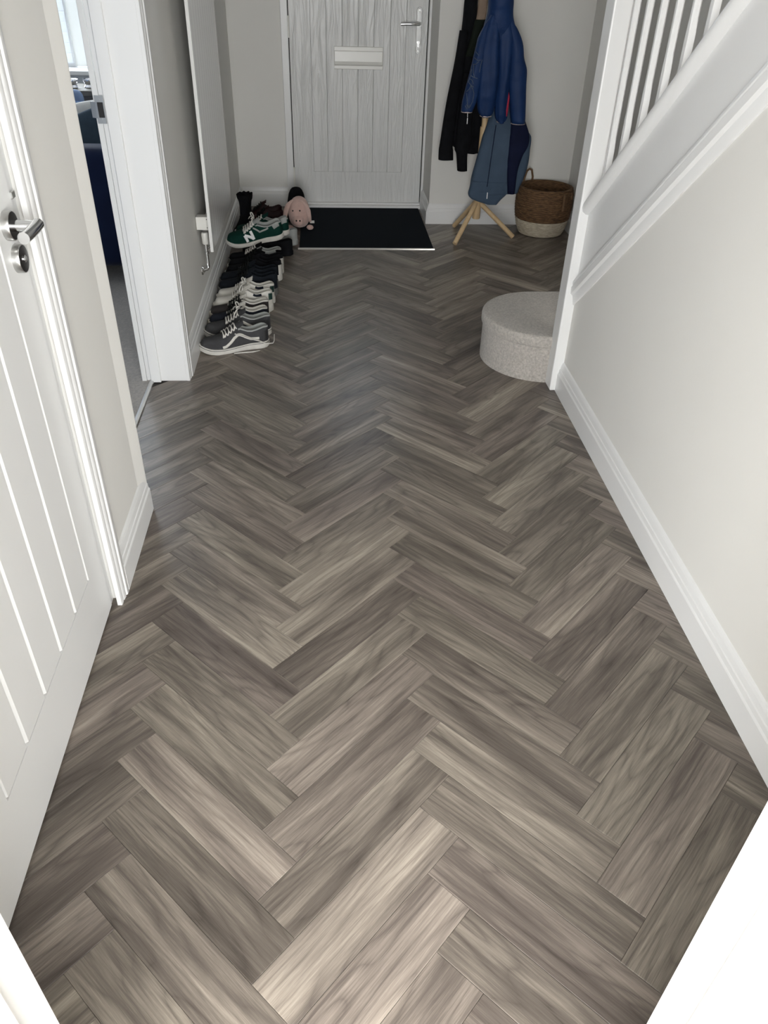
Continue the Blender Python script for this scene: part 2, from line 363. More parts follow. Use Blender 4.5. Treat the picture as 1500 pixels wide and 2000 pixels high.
def zcap(y): return 0.715+SL*(2.79-y)
gr = G().prism([(2.83, 0), (KY1, 0), (KY1, zlow(KY1)), (2.83, zlow(2.83))], lambda p, q, t: (t, p, q), XR, XR+.06)
struct('wall_right', gr, 'wall', 'cream wall under the stairs with a sloping top edge', 'wall')
gk = G().box(-4.6, JL-.032, KY0, KY1, 0, ZC).box(JR+.032, 3.4, KY0, KY1, 0, ZC).box(JL-.032, JR+.032, KY0, KY1, 2.05, ZC)
struct('wall_kitchen', gk, 'wall', 'wall holding the doorway nearest the viewer', 'wall')
struct('ceiling', G().box(-4.6, XR+.03, -3.1, 5.9, ZC, ZC+.1).box(XR+.03, XF+.1, 3.2, 5.8, ZC, ZC+.1).box(XR+.03, 3.4, -3.1, KY1, ZC, ZC+.1), 'ceil', 'plain white ceiling', 'ceiling')
gs = G().box(XR-.05, XR+.03, KY1, 3.2, ZC+.1, 4.9).box(XR-.05, XF+.1, 3.2, 3.3, ZC+.1, 4.9).box(XR-.05, XF+.1, KY0, KY1, ZC+.1, 4.9).box(XR-.05, XF+.1, KY0, 3.3, 4.9, 5.0)
struct('wall_stairwell', gs, 'wall', 'white upper walls of the stairwell', 'wall')

# kitchen behind the viewer (only its light and reflections matter)
gk = G().box(-4.6, -4.5, -3.1, KY0, 0, ZC).box(3.3, 3.4, -3.1, KY0, 0, ZC).box(-4.6, -4.15, -3.1, -3.0, 0, ZC).box(2.25, 3.4, -3.1, -3.0, 0, ZC).box(-4.15, 2.25, -3.1, -3.0, 2.22, ZC).box(-4.15, 2.25, -3.1, -3.0, 0, .15)
struct('wall_kitchen_rear', gk, 'wall', 'kitchen walls around the glazed openings behind the viewer', 'wall')
struct('floor_kitchen', G().box(-4.6, 3.4, -3.1, 0.20, -.05, 0), mat('kitchen_floor', (.30, .27, .24), .5, var=.1), 'plain brown-grey kitchen floor behind the viewer', 'floor')

# skirting and architrave profiles: (out from wall, height)
SK = [(0, 0), (.0185, 0), (.0185, .076), (.0165, .080), (.0150, .0815), (.0135, .095), (.0105, .0975), (.0105, .101), (.0080, .113), (.0045, .121), (0, .1255)]
def skirt(name, p0, p1, nrm, label, mat_='trim'):
    p0, p1, nrm = Vector(p0), Vector(p1), Vector(nrm)
    g = G().prism(SK, lambda d, h, t: tuple((p0+(p1-p0)*t+nrm*d).to_3d()+Vector((0, 0, h))), 0, 1)
    return struct(name, g, mat_, label, 'skirting board')
skirt('baseboard_right', (XR, KY1), (XR, 2.805), (-1, 0), 'long white moulded skirting along the wall under the stairs')
skirt('baseboard_left_short', (XL, DL1+.062), (XL, 2.006), (1, 0), 'short white moulded skirting between the two left doorways')
skirt('baseboard_left', (XL, LV1+.060), (XL, YD), (1, 0), 'white skirting behind the row of shoes')
skirt('baseboard_front', (XL+.018, YD), (-.245, YD), (0, -1), 'white skirting behind the black boots left of the front door')
skirt('baseboard_back', (.680, YB), (XF, YB), (0, -1), 'white skirting behind the coat stand')
skirt('baseboard_reveal', (.680, YB-.0185), (.680, YD-.03), (-1, 0), 'short white skirting inside the front door recess')
skirt('baseboard_far_right', (XF, YB), (XF, 3.45), (-1, 0), 'white skirting beside the basket')

AR = [(0, 0), (.011, 0), (.0125, .004), (.0125, .016), (.0105, .018), (.0135, .022), (.0155, .036), (.0135, .040), (.0180, .044), (.0185, .058), (.0165, .0625), (0, .0625)]
def archi(name, y_in, sgn, label, ztop=2.06, parent=None):
    g = G().prism(AR, lambda d, q, t: (XL+d, y_in+sgn*q, t), 0, ztop)
    return g.build(name, 'trim', parent, smooth=True) if parent else struct(name, g, 'trim', label, 'architrave', smooth=True)
archi('trim_1', DL1, 1, 'white moulded architrave on the far side of the grooved left door')
archi('trim_2', DL0, -1, 'white moulded architrave at the near edge of the grooved left door')
archi('trim_3', LV1, 1, 'white moulded architrave beside the radiator at the living room doorway')

# living room door lining with stop, strike plate
ll = struct('trim_4', G().box(XL-.16, XL+.001, LV1, LV1+.03, 0, 2.05).box(XL-.16, XL+.001, LV0-.02, LV1+.03, 2.03, 2.06), 'trim', 'white door lining of the living room doorway', 'door frame', bevel=.0015)
G().box(-.716, -.676, LV1-.013, LV1, 0, 2.03).build('door_stop', 'trim', ll, bevel=.0015)
G().box(XL-.16, -.752, LV1-.006, LV1+.0, 0, 2.03).build('rebate_strip', 'trim', ll, bevel=.001)
sp = G()
sp.box(-.748, -.720, LV1-.0085, LV1-.0055, 1.014, 1.034).box(-.748, -.720, LV1-.0085, LV1-.0055, .950, .968).box(-.7225, -.720, LV1-.0085, LV1-.0055, .968, 1.014)
spo = sp.build('strike_plate', 'steel', ll)
sp = G().prism([(-.748, LV1-.0085), (-.741, LV1-.0095), (-.741, LV1-.004), (-.752, LV1-.001), (-.764, LV1+.006), (-.766, LV1+.004), (-.754, LV1-.004)], lambda p, q, t: (p, q, t), .966, 1.014)
sp.build('strike_lip', 'steel', spo)
G().box(-.741, -.7225, LV1-.0080, LV1-.0062, .968, 1.014).build('latch_hole', 'black', spo)
for z in (1.022, .964): G().lathe([(.0035, -.0012), (.0035, 0)], (-.734, LV1-.0088, z), 10, 'y').build('screw', 'steel', spo)
struct('threshold_strip', G().prism([(-.724, 0), (-.704, 0), (-.706, .006), (-.714, .009), (-.722, .006)], lambda p, q, t: (p, t, q), LV0, LV1), 'steel', 'metal threshold bar between carpet and plank floor', 'threshold')

# ------------------------------------------------------------------ kitchen doorway lining, nearest the viewer
kl = struct('trim_5', G().box(JR, JR+.032, KY0-.02, KY1, 0, 2.05).box(JL-.032, JL, KY0-.02, KY1, 0, 2.05).box(JL-.032, JR+.032, KY0-.02, KY1, 2.03, 2.06), 'trim', 'bright white door lining at the bottom corners of the view', 'door frame', bevel=.002)
G().box(JR-.012, JR, .318, .352, 0, 2.03).build('door_stop', 'trim', kl, bevel=.002)
G().box(JL, JL+.012, .318, .352, 0, 2.03).build('door_stop', 'trim', kl, bevel=.002)

# ------------------------------------------------------------------ left grooved door (door_2)
def frame_pieces(d, mk):
    for a in d: mk(*a)
d2 = thing('door_2', 'closed white grooved interior door with steel lever on the left', 'door', (XL-.03, 1.14, 0), kind='structure')
XD = -.588                       # leaf face
G().box(XD-.036, XD-.009, DL0+.003, DL1-.003, .006, 2.02).build('leaf', 'door', d2)
G().box(XD-.010, XD, 1.4525, DL1-.003, .006, 2.02).box(XD-.010, XD, DL0+.003, .8505, .006, 2.02).box(XD-.010, XD, .8505, 1.4525, .006, .1845).box(XD-.010, XD, .8505, 1.4525, 1.90, 2.02).build('frame', 'door', d2)
ys = [.852, .972, 1.092, 1.212, 1.332, 1.451]
bo = None
for a, b in zip(ys, ys[1:]):
    G().prism([(a+.001, XD-.0098), (a+.001, XD-.0075), (a+.0065, XD-.0006), (b-.0065, XD-.0006), (b-.001, XD-.0075), (b-.001, XD-.0098)], lambda p, q, t: (q, p, t), .1865, 1.8985).build('board', 'door', d2)
struct('trim_6', G().box(XL-.11, XD-.004, DL1, DL1+.028, 0, 2.05).box(XL-.11, XD-.004, DL0-.028, DL0, 0, 2.05).box(XL-.11, XD-.004, DL0, DL1, 2.022, 2.05), 'trim', 'white lining around the grooved left door', 'door frame')
hz, hy = 1.008, 1.502
hd = G().lathe([(.004, 0), (.0265, 0), (.0265, .0125), (.0255, .014), (.018, .014)], (XD, hy, hz), 32, 'x').build('handle', 'steel', d2, smooth=True)
G().lathe([(.0245, .0135), (.0245, .0141), (.001, .0142)], (XD, hy, hz), 24, 'x').build('rose_centre', 'gun', hd, smooth=True)
lv = G().tube([(XD+.008, hy, hz), (XD+.035, hy, hz), (XD+.056, hy-.002, hz)], .0105, 16).tube([(XD+.055, hy+.010, hz+.001), (XD+.056, hy-.02, hz), (XD+.056, hy-.05, hz), (XD+.055, hy-.078, hz)], [.0105, .0108, .0108, .0108], 16)
lv.build('lever', 'chrome', hd, smooth=True)
tt = G().lathe([(.004, 0), (.0265, 0), (.0265, .0125), (.0255, .014), (.018, .014)], (XD, hy+.010, hz-.064), 32, 'x').build('thumb_turn', 'steel', d2, smooth=True)
G().lathe([(.0245, .0135), (.0245, .0141), (.001, .0142)], (XD, hy+.010, hz-.064), 24, 'x').build('rose_centre', 'gun', tt, smooth=True)
G().lathe([(.0065, .013), (.0065, .016), (.004, .018), (.0005, .0185)], (XD, hy+.010, hz-.064), 14, 'x').build('turn_knob', 'chrome', tt, smooth=True)
for z in (1.045, .972): G().box(XD-.001, XD+.004, DL1-.004, DL1+.012, z-.004, z+.008).build('keep_lip', 'steel', d2, bevel=.001)

# ------------------------------------------------------------------ front door (door_1)
FX0, FX1, FZ0, FZ1 = -.198, .660, .030, 2.06
d1 = thing('door_1', 'white wood-grained front door with letterbox and chrome lever', 'door', (.23, YD+.02, 0), kind='structure')
gx = [-.068, .030, .130, .229, .328, .430, .530]
wz0, wz1, wx0, wx1 = 1.38, 1.88, .04, .42            # small glazed light above the view
yb, yf = YD+.012, YD
g = G().box(FX0, FX1, YD+.012, YD+.045, FZ0, wz0).box(FX0, FX1, YD+.012, YD+.045, wz1, FZ1).box(FX0, wx0, YD+.012, YD+.045, wz0, wz1).box(wx1, FX1, YD+.012, YD+.045, wz0, wz1)
g.build('leaf', 'grain', d1)
G().box(FX0, gx[0]-.0004, YD, YD+.013, FZ0, FZ1).box(gx[-1]+.0004, FX1, YD, YD+.013, FZ0, FZ1).box(gx[0]-.0004, gx[-1]+.0004, YD, YD+.013, FZ0, .2262).box(gx[0]-.0004, gx[-1]+.0004, YD, YD+.013, 1.93, FZ1).build('frame', 'grain', d1)
for i, (a, b) in enumerate(zip(gx, gx[1:])):
    segs = [(.227, 1.929)]
    if b > wx0 and a < wx1: segs = [(.227, wz0-.02), (wz1+.02, 1.929)]
    for z0, z1 in segs:
        G().prism([(a+.0004, YD+.0128), (a+.0004, YD+.0045), (a+.0030, YD+.0012), (b-.0030, YD+.0012), (b-.0004, YD+.0045), (b-.0004, YD+.0128)], lambda p, q, t: (p, q, t), z0, z1).build('board', 'grain', d1)
wf = G().box(wx0-.02, wx1+.02, YD-.006, YD+.014, wz0-.02, wz0).box(wx0-.02, wx1+.02, YD-.006, YD+.014, wz1, wz1+.02).box(wx0-.02, wx0, YD-.006, YD+.014, wz0, wz1).box(wx1, wx1+.02, YD-.006, YD+.014, wz0, wz1).build('glazing_bead', 'trim', d1, bevel=.002)
G().box(wx0, wx1, YD+.02, YD+.026, wz0, wz1).build('pane', 'glass', wf)
lb = G().box(.077, .387, YD-.008, YD, .836, .960).build('letterbox', 'white', d1, bevel=.003, seg=2)
G().prism([(.855, YD-.008), (.938, YD-.008), (.936, YD-.014), (.880, YD-.019), (.862, YD-.016)], lambda p, q, t: (t, q, p), .080, .384).build('flap', 'white', lb, bevel=.0025, seg=2)
hp = G()
def rrect(cx, cz, hw, hh, n=8):
    return [(cx+hw*math.cos(a), cz+(hh-hw)+hw*math.sin(a)) for a in [PI*i/n for i in range(n+1)]]+[(cx+hw*math.cos(a), cz-(hh-hw)+hw*math.sin(a)) for a in [PI+PI*i/n for i in range(n+1)]]
bp_ = G().prism(rrect(.606, 1.052, .0165, .125), lambda p, q, t: (p, t, q), YD-.010, YD).build('handle_plate', 'chrome', d1, bevel=.002)
G().tube([(.606, YD-.006, 1.090), (.606, YD-.035, 1.090), (.600, YD-.048, 1.090)], .010, 12).tube(bz((.607, YD-.048, 1.090), (.57, YD-.054, 1.091), (.53, YD-.050, 1.090), (.490, YD-.046, 1.087)), [.0105]*6+[.0098]*5, 12).build('lever', 'chrome', bp_, smooth=True)
G().lathe([(.0085, -.018), (.0085, -.010)], (.606, YD, .990), 14, 'y').box(.603, .609, YD-.019, YD-.010, .966, .990).build('lock_cylinder', 'steel', bp_, smooth=True)
for z in (1.160, .944): G().lathe([(.004, -.0115), (.004, -.009)], (.606, YD, z), 10, 'y').build('screw', 'steel', bp_)
fr = struct('trim_7', G().box(-.248, FX0-.006, YD-.022, YD+.10, 0, 2.12).box(FX1+.006, .690, YD-.022, YD+.10, 0, 2.12).box(-.248, .690, YD-.022, YD+.10, FZ1+.004, 2.12), 'trim', 'white frame around the front door', 'door frame', bevel=.003)
G().box(FX0-.007, FX0+.001, YD+.004, YD+.02, .02, 2.08).box(FX1-.001, FX1+.007, YD+.004, YD+.02, .02, 2.08).build('black_seal', 'black', fr)
for z0, z1 in ((1.0, 1.115), (.13, .253), (1.75, 1.87)): G().lathe([(.009, 0), (.009, z1-z0)], (FX0-.005, YD-.010, z0), 14).build('hinge', 'white', fr, bevel=.001, smooth=True)
struct('front_door_sill', G().box(-.248, .690, YD-.065, YD+.1, 0, .022).box(-.248, .690, YD-.03, YD+.1, .0, .030), 'trim', 'pale sill strip under the front door', 'threshold', bevel=.002)
struct('ground_outside', G().box(-6, 6, YD+.15, 14, -.3, -.1), 'ext', 'paved ground outside the front door', 'ground')

# ------------------------------------------------------------------ entrance mat
m = thing('entrance_mat', 'dark blue-black entrance mat in front of the front door', 'door mat', (.25, 5.09, 0))
G().box(-.155, .650, 4.638, 5.533, 0.0003, .0075).build('mat_pile', 'matt', m, bevel=.002)
G().prism([(4.626, .0003), (4.638, .0003), (4.638, .0078), (4.631, .0068)], lambda p, q, t: (t, p, q), -.162, .656).build('metal_edge_strip', 'alu', m)

# ------------------------------------------------------------------ stairs
st = thing('staircase', 'greige carpeted stairs with a rounded bottom step', 'stairs', (1.2, 3.1, 0), kind='structure')
def dstep(cx, cy, r, x1, z0, z1, grow=0, n=28):
    rr = r+grow; poly = [(x1, cy-rr), (x1, cy+rr)]
    poly += [(cx+rr*math.cos(a), cy+rr*math.sin(a)) for a in [PI/2+PI*i/n for i in range(n+1)]]
    return G().prism(poly, lambda p, q, t: (p, q, t), z0, z1)
cx_, cy_, rr_ = .934, 3.117, .262
dstep(cx_, cy_, rr_-.004, XF, 0, .165).build('bottom_riser', 'carpet', st, smooth=True)
dstep(cx_, cy_, rr_, XF, .150, .203, .004).build('bottom_tread', 'carpet', st, bevel=.014, seg=4, smooth=True)
for i in range(1, 9):
    y1 = 2.868-.245*(i-1)
    G().box(1.005, XF, y1-.26, y1, .2*i+.003 if i > 1 else .2, .2*(i+1)).build('step', 'carpet', st, bevel=.01, seg=2)

bl = thing('balustrade', 'white painted stair balustrade with newel post, string and spindles', 'balustrade', (.95, 2.8, 0))
ND = .041
nw = G().box(.906, .968, 2.787, 2.787+.085, 0, 1.62).build('newel_post', 'trim', bl, bevel=.005, seg=2)
G().box(.900, .974, 2.781, 2.878, 1.62, 1.645).build('newel_cap', 'trim', nw, bevel=.006, seg=2)
def slope(y0, y1, fa, fb): return [(y0, fa(y0)), (y1, fa(y1)), (y1, fb(y1)), (y0, fb(y0))]
YN = .5
G().prism(slope(2.787, YN, lambda y: zlow(y)-.005, lambda y: zcap(y)+.002), lambda p, q, t: (t, p, q), .941, .985).build('string_board', 'trim', bl)
# cover moulding at the foot of the string : stepped profile (x, offset)
def slope_mould(name, prof, fz):
    g = G(); n = len(prof)
    g.add([(x, y, fz(y)+dz) for y in (2.7875, YN) for x, dz in prof], [tuple(range(n-1, -1, -1)), tuple(range(n, 2*n))]+[(i, (i+1) % n, n+(i+1) % n, n+i) for i in range(n)])
    return g.build(name, 'trim', bl, smooth=True)
slope_mould('cover_moulding', [(.948, -.030), (.9425, -.030), (.9395, -.026), (.9345, .006), (.9290, .010), (.9250, .014), (.9235, .040), (.9300, .044), (.9300, .048), (.9262, .052), (.9262, .062), (.9300, .068), (.941, .070), (.948, .070)], zlow)
slope_mould('base_rail', [(.944, -.022), (.930, -.020), (.9175, -.010), (.9135, .004), (.9160, .018), (.924, .026), (.940, .028), (.940, .022), (.972, .022), (.972, .028), (.990, .026), (.995, .0), (.985, -.022)], zcap)
def spindle(yc, zb, zt):
    xc, h = .956, .0098; rings = []
    def ring(z, c, sk=0):
        pts = [(-h+c, -h), (h-c, -h), (h, -h+c), (h, h-c), (h-c, h), (-h+c, h), (-h, h-c), (-h, -h+c)]
        return [(xc+a, yc+b, z-(SL*b if sk else 0)) for a, b in pts]
    z1 = zb+.13; z2 = zb+.17
    return G().loft([ring(zb, .0006, 1), ring(z1, .0006), ring(z2, .0045), ring(zt-.17, .0045), ring(zt-.13, .0006), ring(zt, .0006, 1)])
for i in range(14):
    yc = 2.722-.1105*i; zb = zcap(yc)+.022
    if yc < 1.35: break
    spindle(yc, zb, min(zb+.86, 2.39)).build('spindle', 'trim', bl)
slope_mould('handrail', [(.930, .88), (.982, .88), (.986, .91), (.975, .94), (.937, .94), (.926, .91)], zcap)

# ------------------------------------------------------------------ radiator
rd = thing('vertical_radiator', 'tall white flat-bar radiator on the left wall above the shoes', 'radiator', (-.53, 3.92, 0))
ny = 12; wy = (4.352-3.500)/ny
for i in range(ny):
    a = 3.500+i*wy; b = a+wy-.0001
    G().prism([(-.5115, a), (-.49825, a), (-.4981, a+.004), (-.4980, (a+b)/2), (-.4981, b-.004), (-.49825, b), (-.5115, b)], lambda p, q, t: (p, q, t), .336, 1.98).build('panel_bar', 'rad', rd, smooth=True)
for z in (.420, 1.90): G().box(-.555, -.5115, 3.600, 4.30, z-.02, z+.02).build('header_tube', 'rad', rd, bevel=.004)
br = G().box(-.572, -.5115, 3.560, 3.605, .414, .470).build('wall_bracket', 'white', rd, bevel=.002)
for z in (.460, .424): G().lathe([(.0022, -.0006), (.0022, .0004)], (-.524, 3.5595, z), 8, 'y').build('screw', 'black', br)
vb = G().lathe([(.0125, 0), (.0150, .003), (.0160, .045), (.0140, .052), (.004, .053)], (-.548, 3.62, .335), 18).build('valve_head', 'white', rd, smooth=True)
G().tube([(-.548, 3.62, .342), (-.548, 3.62, .295)], .0085, 12).tube([(-.548, 3.62, .312), (-.522, 3.64, .326), (-.516, 3.65, .345)], .007, 10).lathe([(.0085, 0), (.0115, .002), (.0115, .012), (.0085, .014)], (-.548, 3.62, .288), 12).build('valve_body', 'chrome', vb, smooth=True)
G().tube([(-.548, 3.62, .292), (-.547, 3.62, .240)] + bz((-.547, 3.62, .236), (-.547, 3.62, .222), (-.550, 3.615, .219), (-.574, 3.60, .219), 8), .0075, 12).build('pipe', 'chrome', rd, smooth=True)
G().lathe([(.022, 0), (.021, .003), (.010, .009), (.008, .012)], (XL, 3.60, .219), 18, 'x').build('pipe_collar', 'chrome', rd, smooth=True)

# ------------------------------------------------------------------ coat stand
cx, cy = .942, 4.905
cs = thing('coat_stand', 'beech coat stand on three round splayed legs', 'coat stand', (cx, cy, 0))
G().lathe([(.0225, .112), (.0240, .116), (.0240, .62), (.0225, .632)], (cx, cy, 0), 20).build('lower_pole', 'pine', cs, smooth=True)
G().lathe([(.0175, .628), (.0175, 1.74), (.014, 1.765), (.004, 1.775)], (cx, cy, 0), 18).build('upper_pole', 'pine', cs, smooth=True)
for fx, fy in ((.790, 4.722), (1.182, 4.872), (.842, 5.108)):
    d = Vector((fx-cx, fy-cy, 0)); d.normalize()
    a = Vector((cx, cy, .205))+d*.018; b = Vector((fx, fy, .010))
    ax = (b-a).normalized(); side = Vector((-d.y, d.x, 0)); up = ax.cross(side); rings = []
    for p in (a-ax*.01, a+(b-a)*.5, b):
        rings.append([p+(side*math.cos(2*PI*k/14)+up*math.sin(2*PI*k/14))*.0145 for k in range(14)])
    G().loft(rings).build('leg', 'pine', cs, smooth=True)
for k in range(4):
    a = PI/4+k*PI/2; z = 1.60 if k % 2 else 1.47
    G().tube(bz((cx, cy, z-.03), (cx+.05*math.cos(a), cy+.05*math.sin(a), z-.02), (cx+.08*math.cos(a), cy+.08*math.sin(a), z), (cx+.10*math.cos(a), cy+.10*math.sin(a), z+.05), 6), .009, 10).build('peg', 'pine', cs, smooth=True)

# ------------------------------------------------------------------ garments : lofted cloth volumes
def cloth(rows, yc, depth, folds=5, amp=.10, seed=0, n=40, sub=5, lean=0.0, hem=True):
    """rows: (z, x_left, x_right), top to bottom"""
    rnd = random.Random(seed); ph = [rnd.uniform(0, 6.28) for _ in range(4)]
    zs = [(-r[0]) for r in rows]; fine = []
    for i in range(len(rows)-1):
        for s in range(sub): fine.append(zs[i]+(zs[i+1]-zs[i])*s/sub)
    fine.append(zs[-1])
    tl = [(-r[0], r[1]) for r in rows]; trr = [(-r[0], r[2]) for r in rows]; rings = []
    for zz in fine:
        l, r = smooth_tab(tl, zz), smooth_tab(trr, zz); c, h = (l+r)/2, max((r-l)/2, .004)
        t = (zz-fine[0])/(fine[-1]-fine[0]); dep = depth(t) if callable(depth) else depth
        ring = []
        for k in range(n):
            a = 2*PI*k/n; f = 1+amp*(.4+.6*t)*(math.sin(folds*a+ph[0]+2.2*t)+.5*math.sin((folds*2-1)*a+ph[1]-3*t))
            wr = 1+.03*math.sin(38*t+ph[2]+2*a)+.02*math.sin(71*t+ph[3]-a)
            ring.append((c+h*math.copysign(abs(math.cos(a))**.8, math.cos(a)), yc+lean*t+dep*f*wr*math.copysign(abs(math.sin(a))**.8, math.sin(a)), -zz))
        rings.append(ring)
    return G().loft(rings)
def trim_strip(row, yc, depth, h=.006):
    z, l, r = row; c, hw = (l+r)/2, (r-l)/2; rings = []
    for dz, k in ((0, 1.0), (-.002, 1.06), (-h, 1.06), (-h-.001, .9)):
        rings.append([(c+hw*k*math.cos(2*PI*i/28), yc+depth*k*math.sin(2*PI*i/28), z+dz) for i in range(28)])
    return G().loft(rings)
BLUE_BODY=[(1.53, .905, .945), (1.406, 0.886, 0.966), (1.341, 0.874, 0.99), (1.252, 0.875, 1.006), (1.212, 0.877, 1.008), (1.184, 0.874, 1.012), (1.151, 0.864, 1.025), (1.115, 0.857, 1.046), (1.069, 0.845, 1.063), (1.021, 0.841, 1.058), (0.984, 0.844, 1.04), (0.948, 0.851, 1.021)]
BLUE_L=[(1.19, .885, .925), (1.14, .865, .940), (1.091, 0.853, 0.948), (1.02, 0.844, 0.953), (0.923, 0.845, 0.964), (0.823, 0.849, 0.961), (0.759, 0.858, 0.954), (0.728, 0.869, 0.948), (0.707, 0.889, 0.933)]
BLUE_R=[(1.19, .945, .99), (1.14, .938, 1.015), (1.093, 0.937, 1.037), (1.022, 0.942, 1.035), (0.925, 0.953, 1.03), (0.825, 0.953, 1.025), (0.734, 0.96, 1.033), (0.7, 0.969, 1.031), (0.677, 0.99, 1.016)]
BLUE_SL=[(1.175, .880, .900), (1.148, 0.860, 0.897), (1.091, 0.831, 0.892), (1.054, 0.823, 0.888), (0.994, 0.812, 0.883), (0.921, 0.799, 0.873), (0.847, 0.783, 0.86), (0.783, 0.771, 0.849), (0.736, 0.769, 0.83)]
BLUE_SR=[(1.165, .985, 1.005), (1.13, 0.985, 1.037), (1.071, 1.004, 1.071), (0.998, 1.01, 1.089), (0.945, 1.014, 1.111), (0.876, 1.019, 1.117), (0.774, 1.037, 1.128), (0.681, 1.057, 1.137)]
SLATE=[(0.943, 0.948, 1.057), (0.817, 0.956, 1.091), (0.7, 0.954, 1.124), (0.659, 0.946, 1.153), (0.62, 0.935, 1.189), (0.593, 0.926, 1.211), (0.524, 0.912, 1.214), (0.44, 0.895, 1.213), (0.367, 0.88, 1.198), (0.319, 0.876, 1.18), (0.282, 0.869, 1.172)]
SLATE_HEM=[(0.352, 0.876, 1.1), (0.309, 0.87, 1.105), (0.277, 0.864, 1.097), (0.247, 0.892, 1.068), (0.22, 0.983, 1.046)]
NAVY=[(0.73, 1.074, 1.128), (0.669, 1.073, 1.16), (0.605, 1.075, 1.189), (0.55, 1.075, 1.188), (0.5, 1.075, 1.164), (0.415, 1.079, 1.144), (0.288, 1.098, 1.142)]
HOOD=[(1.52, .84, .90), (1.379, 0.792, 0.847), (1.243, 0.784, 0.855), (1.124, 0.78, 0.863), (1.002, 0.771, 0.884), (0.877, 0.757, 0.923), (0.746, 0.744, 0.934), (0.706, 0.738, 0.935), (0.61, 0.736, 0.938), (0.54, 0.747, 0.939), (0.498, 0.794, 0.94), (0.478, 0.842, 0.933)]
HOOD_S1=[(1.102, 0.763, 0.812), (0.954, 0.747, 0.805), (0.748, 0.715, 0.784), (0.514, 0.69, 0.77), (0.496, 0.688, 0.774), (0.441, 0.689, 0.779)]
HOOD_S2=[(0.907, 0.797, 0.87), (0.752, 0.79, 0.871), (0.536, 0.781, 0.873), (0.502, 0.78, 0.87), (0.479, 0.791, 0.859), (0.385, 0.805, 0.865)]
TAN=[(1.46, .87, .905), (1.36, 0.849, 0.898), (1.247, 0.844, 0.896), (1.19, 0.844, 0.894), (1.143, 0.84, 0.888)]
OLIVE=[(1.159, 0.836, 0.892), (1.107, 0.826, 0.88), (1.046, 0.812, 0.875), (0.985, 0.798, 0.858)]

JY = 4.762
jk = thing('blue_jacket', "child's royal blue padded jacket with web print sleeve hanging on the coat stand", 'jacket', (.95, JY, .68))
cloth(BLUE_BODY, JY, lambda t: .045+.02*math.sin(PI*min(1, t*1.15))-.035*max(0, t-.75)*4, 4, .07, 1).build('shoulders_and_hood', 'blue', jk, smooth='all')
fl_ = cloth(BLUE_L, JY-.026, lambda t: .020+.036*math.sin(PI*min(1, .08+t*.85)), 5, .09, 2).build('front_panel', 'blue', jk, smooth='all')
frr = cloth(BLUE_R, JY-.018, lambda t: .020+.034*math.sin(PI*min(1, .08+t*.85)), 5, .09, 3).build('front_panel', 'blue', jk, smooth='all')
trim_strip((.716, .880, .942), JY-.022, .034, .005).build('hem_piping', 'piping', fl_, smooth='all')
trim_strip((.686, .980, 1.024), JY-.012, .028, .005).build('hem_piping', 'piping', frr, smooth='all')
sl = cloth(BLUE_SL, JY-.035, lambda t: .010+.025*min(1, t*4), 3, .05, 4).build('sleeve', 'blue', jk, smooth='all')
sr = cloth(BLUE_SR, JY-.035, lambda t: .010+.030*min(1, t*4), 3, .05, 5).build('sleeve', 'blue', jk, smooth='all')
trim_strip((.738, .771, .829), JY-.035, .033, .006).build('cuff_piping', 'piping', sl, smooth='all')
trim_strip((.684, 1.058, 1.136), JY-.035, .039, .006).build('cuff_piping', 'piping', sr, smooth='all')
G().tube([(1.030, JY-.035, .845), (1.026, JY-.045, .80), (1.024, JY-.046, .75), (1.026, JY-.040, .715)], [.003, .006, .007, .003], 8).build('red_lining', 'red', jk, smooth=True)
wl = G(); wy_ = JY-.073
for pts in ([(.818, 1.025), (.835, 1.008)], [(.812, .998), (.832, .985), (.848, .988)], [(.808, .968), (.822, .968), (.838, .980)], [(.856, .990), (.850, .965), (.846, .930)],
            [(.812, .965), (.812, .93), (.822, .905), (.838, .902)], [(.803, .945), (.800, .915), (.790, .885)], [(.800, .915), (.815, .908), (.822, .905)], [(.795, .900), (.810, .893), (.818, .875)],
            [(.790, .885), (.806, .868), (.822, .860)], [(.806, .868), (.798, .85), (.784, .836)], [(.806, .868), (.818, .85), (.826, .83)], [(.786, .83), (.792, .79), (.800, .758)], [(.826, .83), (.822, .79), (.806, .758)], [(.790, .775), (.800, .758), (.808, .775)], [(.783, .768), (.797, .752)]):
    wl.tube([(x, wy_+.004*abs((x-.82)/.04)**2, z) for x, z in pts], .0019, 5)
wl.build('printed_lines', 'web', sl)
zp = G().tube([(.806, JY-.03, .74), (.808, JY-.032, .705)], .0015, 6).box(.806, .810, JY-.034, JY-.031, .672, .702).build('zip_pull', 'refl', jk)
SY = 4.845
sj = thing('slate_raincoat', 'slate blue raincoat with dark navy side panel hanging under the blue jacket', 'coat', (1.04, SY, .22))
cloth(SLATE, SY, lambda t: .040+.018*t, 6, .10, 11).build('coat_body', 'slate', sj, smooth='all')
cloth(SLATE_HEM, SY-.025, lambda t: .045-.02*t, 4, .06, 12).build('lower_hem', 'slate', sj, smooth='all')
cloth(NAVY, SY-.046, lambda t: .028, 2, .04, 13).build('navy_side_panel', 'navy', sj, smooth='all')
G().box(.969, .9735, SY-.0775, SY-.074, .262, .298).build('reflective_tab', 'refl', sj, bevel=.0008)
G().tube([(.985, SY-.060, .66), (.975, SY-.066, .5), (.966, SY-.072, .33)], .0022, 6).build('seam', 'navy', sj)
HY = 4.985
hj = thing('black_hooded_top', 'black zip hooded top hanging on the left of the coat stand', 'hoodie', (.84, HY, .39))
cloth(HOOD, HY, lambda t: .035+.02*t, 5, .10, 21).build('body', 'dark', hj, smooth='all')
